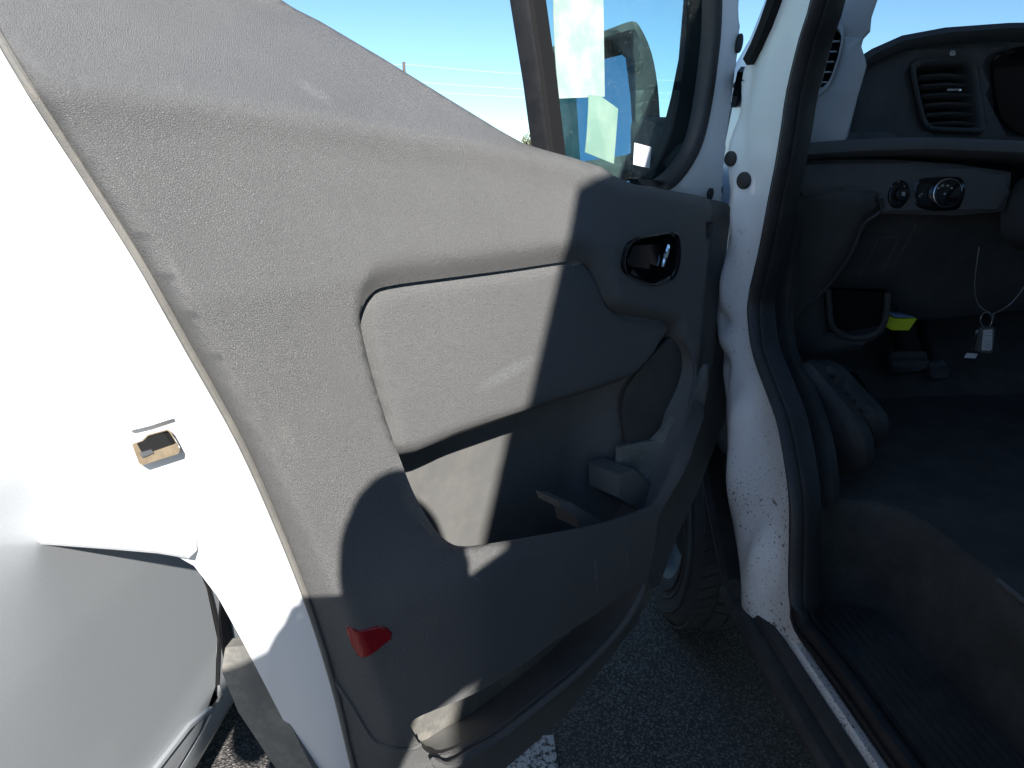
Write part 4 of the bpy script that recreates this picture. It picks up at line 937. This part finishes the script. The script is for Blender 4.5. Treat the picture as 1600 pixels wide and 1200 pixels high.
K = Plane((0, 1.18, 0), (1, 0, 0), (0, -1, 0))
keys = tag(empty('key_ring', K.px(1535, 560)), 'key ring with white tag hanging on a thin wire loop below the column', 'keys')
wl_ = [K.px(*p, w) for p, w in zip(spline([(1530, 386), (1525, 420), (1523, 455), (1530, 478), (1545, 488), (1552, 490), (1575, 478), (1592, 460), (1606, 440), (1640, 400)], False, 4), np.linspace(-.06, -.06, 60))]
MB().tube(wl_, .0009, 6).build('wire_loop', 'steel', keys)
rg = [K.px(1541 + 9 * math.cos(t), 500 + 12 * math.sin(t), -.06) for t in np.linspace(0, 2 * math.pi, 21)]
MB().tube(rg, .001, 6, cap=False).build('split_ring', 'steel', keys)
MB().tube([K.px(1553, 490, -.06), K.px(1550, 506, -.06)], .0018, 6).build('clip', 'chrome', keys)
tg = [K.px(*p, -.05) for p in ((1535, 513), (1553, 511), (1555, 516), (1551, 549), (1547, 552), (1529, 550), (1528, 546))]
MB().prism(tg, (0, .008, 0)).build('key_tag', 'dash_plastic_grey', keys, smooth=False)
tg = [K.px(*p, -.0485) for p in ((1537, 516), (1551, 515), (1550, 545), (1547, 548), (1534, 547))]
MB().prism(tg, (0, .001, 0)).build('tag_label', 'tag_white', keys, smooth=False)
for y in (519, 524, 533, 538, 542):
    MB().prism([K.px(*p, -.0478) for p in ((1539, y), (1549, y - .3), (1549, y + .9), (1539, y + 1.2))], (0, .0004, 0)).build('tag_writing', 'print_grey', keys, smooth=False)
MB().prism([K.px(*p, -.055) for p in ((1512, 552), (1528, 553), (1524, 560), (1508, 559))], (0, .003, 0)).build('small_tag', 'tag_white', keys, smooth=False)
mb = MB().prism([K.px(*p, -.06) for p in ((1520, 548), (1527, 518), (1532, 520), (1526, 549))], (0, .003, 0)); mb.disc(K.px(1528, 519, -.058), (0, -1, 0), .006, .003, 14); mb.build('key', 'steel', keys)

# ================================================================== neighbouring silver car
car = tag(empty('silver_car', (-1.38, .5, 0)), 'silver car parked close beside the open van door', 'car')
CP = Plane((-.5, 0, 0), (0, 1, 0), (1, 0, 0))
def car_w(u, v):
    return np.interp(v, [.14, .22, .30, .36, .5, .66, .80, .90, .97], [-.045, -.012, -.006, -.008, -.005, -.001, -.001, -.004, -.022]) - .05 * sst(u, 2.0, 2.9) ** 2 - .05 * sst(u, -1.2, -2.0)
FY, RY, CR = 1.66, -1.0, .315
def archp(y, r, a0, a1): return [(y + r * math.cos(a), CR + r * math.sin(a)) for a in np.linspace(a0, a1, 18)]
fd = [(.10, .26), (1.06, .26), (1.13, .30), (1.165, .38), (1.15, .50), (1.105, .62), (1.075, .74), (1.06, .965), (.10, .985)]
relief('front_door', CP, fd, car_w, 'silver_paint', car, step=.02, bstep=.012, thick=.012, rim=0)
rd = [(-.55, .50), (-.45, .36), (-.40, .26), (.094, .26), (.094, .985), (-.92, .99), (-.80, .78)]
relief('rear_door', CP, rd, car_w, 'silver_paint', car, step=.04, bstep=.02, thick=.012, rim=.004)
fw = [(1.25, .24)] + archp(FY, .36, math.pi * 1.05, -.05 * math.pi) + [(2.40, .24), (2.60, .40), (2.62, .62), (2.40, .80), (1.9, .91), (1.071, .965), (1.087, .74), (1.117, .62), (1.162, .50), (1.177, .38), (1.146, .29), (1.16, .25)]
fen = relief('front_fender', CP, fw, car_w, 'silver_paint', car, step=.04, bstep=.02, thick=.012, rim=0)
vt = CP.line([(331, 918), (338, 930), (350, 1000), (352, 1030), (342, 1040), (338, 1020), (331, 960)], .0)
relief('fender_vent', CP, vt, lambda u, v: car_w(u, v) + .006, 'black_gloss', car, step=.02, thick=.008, rim=.002)
rq = [(-2.05, .30), (-1.38, .26)] + [p for p in archp(RY, .36, math.pi * 1.02, .02 * math.pi)] + [(-.56, .50), (-.81, .78), (-.93, .99), (-1.9, 1.0), (-2.1, .7)]
relief('rear_quarter', CP, rq, car_w, 'silver_paint', car, step=.05, bstep=.03, thick=.012, rim=.004)
sl_ = [(-.62, .14), (1.27, .14), (1.235, .245), (1.15, .243), (-.40, .252), (-.60, .252)]
relief('sill', CP, sl_, car_w, 'silver_paint', car, step=.04, bstep=.03, thick=.012, rim=.004)
ch = [CP.pt(y, z, float(car_w(np.array([y]), np.array([z]))[0]) + .003) for y, z in ((-.35, .36), (.4, .355), (.85, .335), (1.02, .31), (1.10, .275))]
MB().tube(ch, .006, 6).build('door_moulding', 'silver_paint', car)
gp = [CP.pt(y, z, float(car_w(np.array([y]), np.array([z]))[0]) - .003) for y, z in spline([(1.0655, .96), (1.0815, .74), (1.111, .62), (1.156, .50), (1.171, .38), (1.138, .296)], False, 4)]
MB().tube(gp, .0055, 6).build('door_gap_shade', 'void', car)  # black strip laid in the shut gap, standing in for its shade
# closed body behind the panels, greenhouse, roof and bonnet
sec = [(-.545, .15), (-.53, .5), (-.53, .9), (-.56, .96)]
mb = MB(); rows = []
for y, h, k in ((-2.05, .55, .12), (-1.95, .92, .04), (-1.0, .96, 0), (1.06, .95, 0), (1.6, .90, .0), (2.2, .82, .04), (2.55, .62, .12), (2.62, .35, .14)):
    zz = [.16, .16 + (h - .16) * .5, h - .06, h]
    L = [(x - k, y, z) for (x, _), z in zip(sec, zz)]; rows.append(L + [(-2.80 - x, yy, z) for x, yy, z in L[::-1]])
mb.grid(rows); n = len(rows[0]); mb.f += [tuple(range(n)), tuple(range(n * (len(rows) - 1), n * len(rows)))]; mb.build('inner_body', 'black_matte', car, angle=30)
rows = []
for y, h, k in ((1.10, .958, .03), (1.6, .915, .03), (2.2, .835, .06), (2.5, .70, .13), (2.58, .5, .16)):
    rows.append([(x, y, h + .03 * math.sin((x + .5 + k) / (-1.8 + 2 * k) * math.pi)) for x in np.linspace(-.5 - k, -2.3 + k, 9)])
MB().grid(rows).build('bonnet', 'silver_paint', car, angle=40)
gh = [(-.56, .97), (-.66, 1.18), (-.76, 1.36), (-.9, 1.42), (-1.4, 1.44)]
g2 = gh + [(-2.8 - x, z) for x, z in gh[::-1][1:]]
mb = MB(); mb.grid([[(x, y + (1.44 - z) * sh_, z) for x, z in g2] for y, sh_ in ((-1.5, -.8), (-.4, -.1), (.3, .5), (.45, 1.4))]); n = len(g2); mb.f += [tuple(range(n)), tuple(range(3 * n, 4 * n))]; mb.build('greenhouse_glass', 'car_glass', car, angle=40)
mb = MB(); mb.grid([[(x, y, z + .006) for x, z in g2[2:-2]] for y in (-1.4, -.4, .3, .42)]); mb.build('roof', 'silver_paint', car, angle=40)
wheel(car, -.64, FY, CR, .2, 1, 50); wheel(car, -.64, RY, CR, .2, 1, 50)
wheel(car, -2.16, FY, CR, .2, -1, 50); wheel(car, -2.16, RY, CR, .2, -1, 50)

piv = Vector((-.5, 1.0, 0)); car.rotation_euler.z = R(-6)                 # parked a little askew
car.location = piv + Matrix.Rotation(R(-6), 3, 'Z') @ (Vector(WLOC['silver_car']) - piv)

# ================================================================== far things
YF = Plane((0, 60, 0), (1, 0, 0), (0, -1, 0))
pb = YF.px(631, 98)
pole = tag(empty('utility_pole', (pb[0], 60, 0)), 'dark wooden utility pole far off behind the door sill', 'pole')
MB().tube([(pb[0], 60, 0), (pb[0], 60, pb[2])], [.17, .11], 10).build('post', 'pole_wood', pole)
MB().disc((pb[0], 60, pb[2]), (0, 0, 1), .12, .05, 10).build('pole_cap', 'pole_wood', pole)
for k, (y0, y1) in enumerate(((100, 108), (126, 131), (140, 144))):
    a = YF.px(631, y0); b = YF.px(631 + 3 * 214, y0 + 3 * (y1 - y0)); pts = []
    for s in np.linspace(-1.2, 1, 30):
        p = a + (b - a) * abs(s) if s >= 0 else a - (b - a) * abs(s)
        sag = .5 * 4 * (abs(s) % 1.0001) * (1 - abs(s) % 1.0001); p = np.array(p); p[2] -= sag; pts.append(p)
    o = MB().tube(pts, .007, 5).build('power_line', 'wire_metal')
    tag(o, ['topmost thin power line crossing the sky from the utility pole', 'middle thin power line crossing the sky beside the window divider', 'lowest thin power line crossing the sky near the horizon'][k], 'wire', 'overhead power lines')
tb = YF.px(832, 214)
tree = tag(empty('tree', (tb[0] - .1, 60, 0)), 'small distant tree on the horizon left of the window divider', 'tree')
tx = tb[0] - .1
mb = MB().tube([(tx, 60, 0), (tx + .05, 60, .8), (tx - .05, 60, 1.6)], [.16, .12, .07], 8)
for k in range(7):
    a = k * .9; mb.tube([(tx, 60, .9 + .1 * k), (tx + .7 * math.cos(a), 60 + .7 * math.sin(a), 1.7 + .12 * k)], [.06, .02], 6)
mb.build('trunk', 'bark', tree)
mb = MB()
for k in range(2600):
    a, b = random.uniform(0, 2 * math.pi), random.uniform(-1, 1); r = random.random() ** .4
    lob = 1 + .25 * math.sin(3 * a + 1) + .18 * math.sin(5 * b + a)
    P = Vector((tx + 1.25 * lob * r * math.sqrt(1 - b * b) * math.cos(a), 60 + 1.25 * lob * r * math.sqrt(1 - b * b) * math.sin(a), 1.75 + 1.0 * lob * r * b))
    s = random.uniform(.05, .11); q1 = Vector((random.gauss(0, 1), random.gauss(0, 1), random.gauss(0, 1))).normalized(); q2 = q1.orthogonal().normalized()
    mb.add([P + q1 * s, P + q2 * s * .6, P - q1 * s, P - q2 * s * .6], [(0, 1, 2, 3)])
mb.build('crown', 'leaves', tree, smooth=False)

# ================================================================== photographer (only the shadow is in view)
def skin_fig(name, joints, edges, radii, m, parent, root=0, sub=2):
    c = np.array(joints[root], float)
    me = bpy.data.meshes.new(name); me.from_pydata([tuple(np.array(j) - c) for j in joints], edges, []); me.update()
    o = bpy.data.objects.new(name, me); COL.objects.link(o); me.materials.append(MATS[m])
    md = o.modifiers.new('skin', 'SKIN'); md.use_smooth_shade = True
    for i, r_ in enumerate(radii):
        me.skin_vertices[0].data[i].radius = (r_, r_) if not isinstance(r_, tuple) else r_
    me.skin_vertices[0].data[root].use_root = True
    s_ = o.modifiers.new('sub', 'SUBSURF'); s_.levels = sub; s_.render_levels = sub
    WLOC[o.name] = c
    if parent is not None: o.parent = parent; o.location = c - WLOC[parent.name]
    else: o.location = c
    return o
BX, BY = -.075, -.33
person = tag(empty('person', (BX, BY, 0)), 'person in dark clothes holding up a phone, seen as a shadow on the door', 'person')
J = [(BX, BY, .84), (BX, BY, 1.02), (BX + .01, BY + .02, 1.18), (BX + .07, BY + .06, 1.30), (BX + .13, BY + .11, 1.35),      # pelvis..neck
     (BX - .13, BY + .06, 1.27), (BX - .18, BY + .12, 1.05), (-.115, -.075, 1.20),                                               # left arm
     (.155, BY + .06, 1.385), (.285, -.19, 1.45), (.115, -.075, 1.215),                                                       # right arm, elbow up
     (BX - .08, BY, .80), (BX - .09, BY + .02, .45), (BX - .09, BY - .01, .08), (BX - .10, BY + .12, .04),
     (BX + .08, BY, .80), (BX + .09, BY + .02, .45), (BX + .09, BY - .01, .08), (BX + .10, BY + .12, .04)]
Ed = [(0, 1), (1, 2), (2, 3), (3, 4), (3, 5), (5, 6), (6, 7), (3, 8), (8, 9), (9, 10), (0, 11), (11, 12), (12, 13), (13, 14), (0, 15), (15, 16), (16, 17), (17, 18)]
Rd = [(.135, .10), (.12, .095), (.13, .10), (.115, .085), .055, .068, .050, .036, .070, .06, .036, .08, .06, .045, .035, .08, .06, .045, .035]
skin_fig('body', J, Ed, Rd, 'jacket', person)
# head
hc = np.array((.088, -.19, 1.45)); mb = MB(); rows = []
for i in range(17):
    th = math.pi * i / 16; row = []
    for k in range(20):
        ph = 2 * math.pi * k / 20; x = math.sin(th) * math.cos(ph); y = math.sin(th) * math.sin(ph); z = math.cos(th)
        j = 1 - .22 * max(0, -z) ; nose = .018 * math.exp(-((x / .2) ** 2 + ((z + .05) / .2) ** 2)) if y > 0 else 0
        row.append(hc + np.array([.076 * x * j, .095 * y * j + nose, .12 * z]))
    rows.append(row)
mb.grid(rows, True); mb.tube([hc + np.array([-.01, -.02, -.05]), np.array(J[4]) - np.array([0, 0, .03])], [.055, .06], 12)
head = mb.build('head', 'skin', person)
for s in (-1, 1):
    MB().disc(hc + np.array([.03 * s, .086, .008]), (0, 1, 0), .011, .006, 12).build('eye', 'black_gloss', head)
    MB().disc(hc + np.array([.074 * s, 0, -.01]), (s, 0, 0), .028, .008, 14, squash=(.6, 1)).build('ear', 'skin', head)
MB().tube([hc + np.array([-.022, .084, -.062]), hc + np.array([0, .09, -.064]), hc + np.array([.022, .084, -.062])], .004, 6).build('mouth', 'red_lens', head)
mb = MB(); rows = []
for i in range(10):
    th = math.pi * .62 * i / 9; row = []
    for k in range(20):
        ph = 2 * math.pi * k / 20; t2 = th * (1 if math.sin(ph) < .3 else .62)
        x = math.sin(t2) * math.cos(ph); y = math.sin(t2) * math.sin(ph); z = math.cos(t2); row.append(hc + np.array([.084 * x, .103 * y - .004, .128 * z + .002]))
    rows.append(row)
mb.grid(rows, True); mb.build('hair', 'hair', person)
# hands with fingers round the phone
for s, wr_ in ((-1, J[7]), (1, J[10])):
    w0 = np.array(wr_); pal = np.array([s * .084, -.045, 1.235]); 
    js = [tuple(w0), tuple((w0 + pal) / 2), tuple(pal)]; ed_ = [(0, 1), (1, 2)]; rr_ = [.028, .03, .028]
    for f in range(4):
        b0 = len(js); z = 1.265 - f * .018
        js += [(s * .088, -.03, z), (s * .090, -.008 - .006, z + .004), (s * (.068 - .004 * f), -.006 - .004, z + .006)]; ed_ += [(2, b0), (b0, b0 + 1), (b0 + 1, b0 + 2)]; rr_ += [.009, .0085, .0075]
    b0 = len(js); js += [(s * .070, -.055, 1.27), (s * .045, -.048, 1.29)]; ed_ += [(2, b0), (b0, b0 + 1)]; rr_ += [.011, .009]
    skin_fig('hand', js, ed_, rr_, 'skin', person, sub=1)
ph = tag(MB().box((0, -.030, 1.262), (.155, .008, .075), bev=.003).build('phone', 'black_gloss'), 'black phone held sideways in both hands', 'phone')
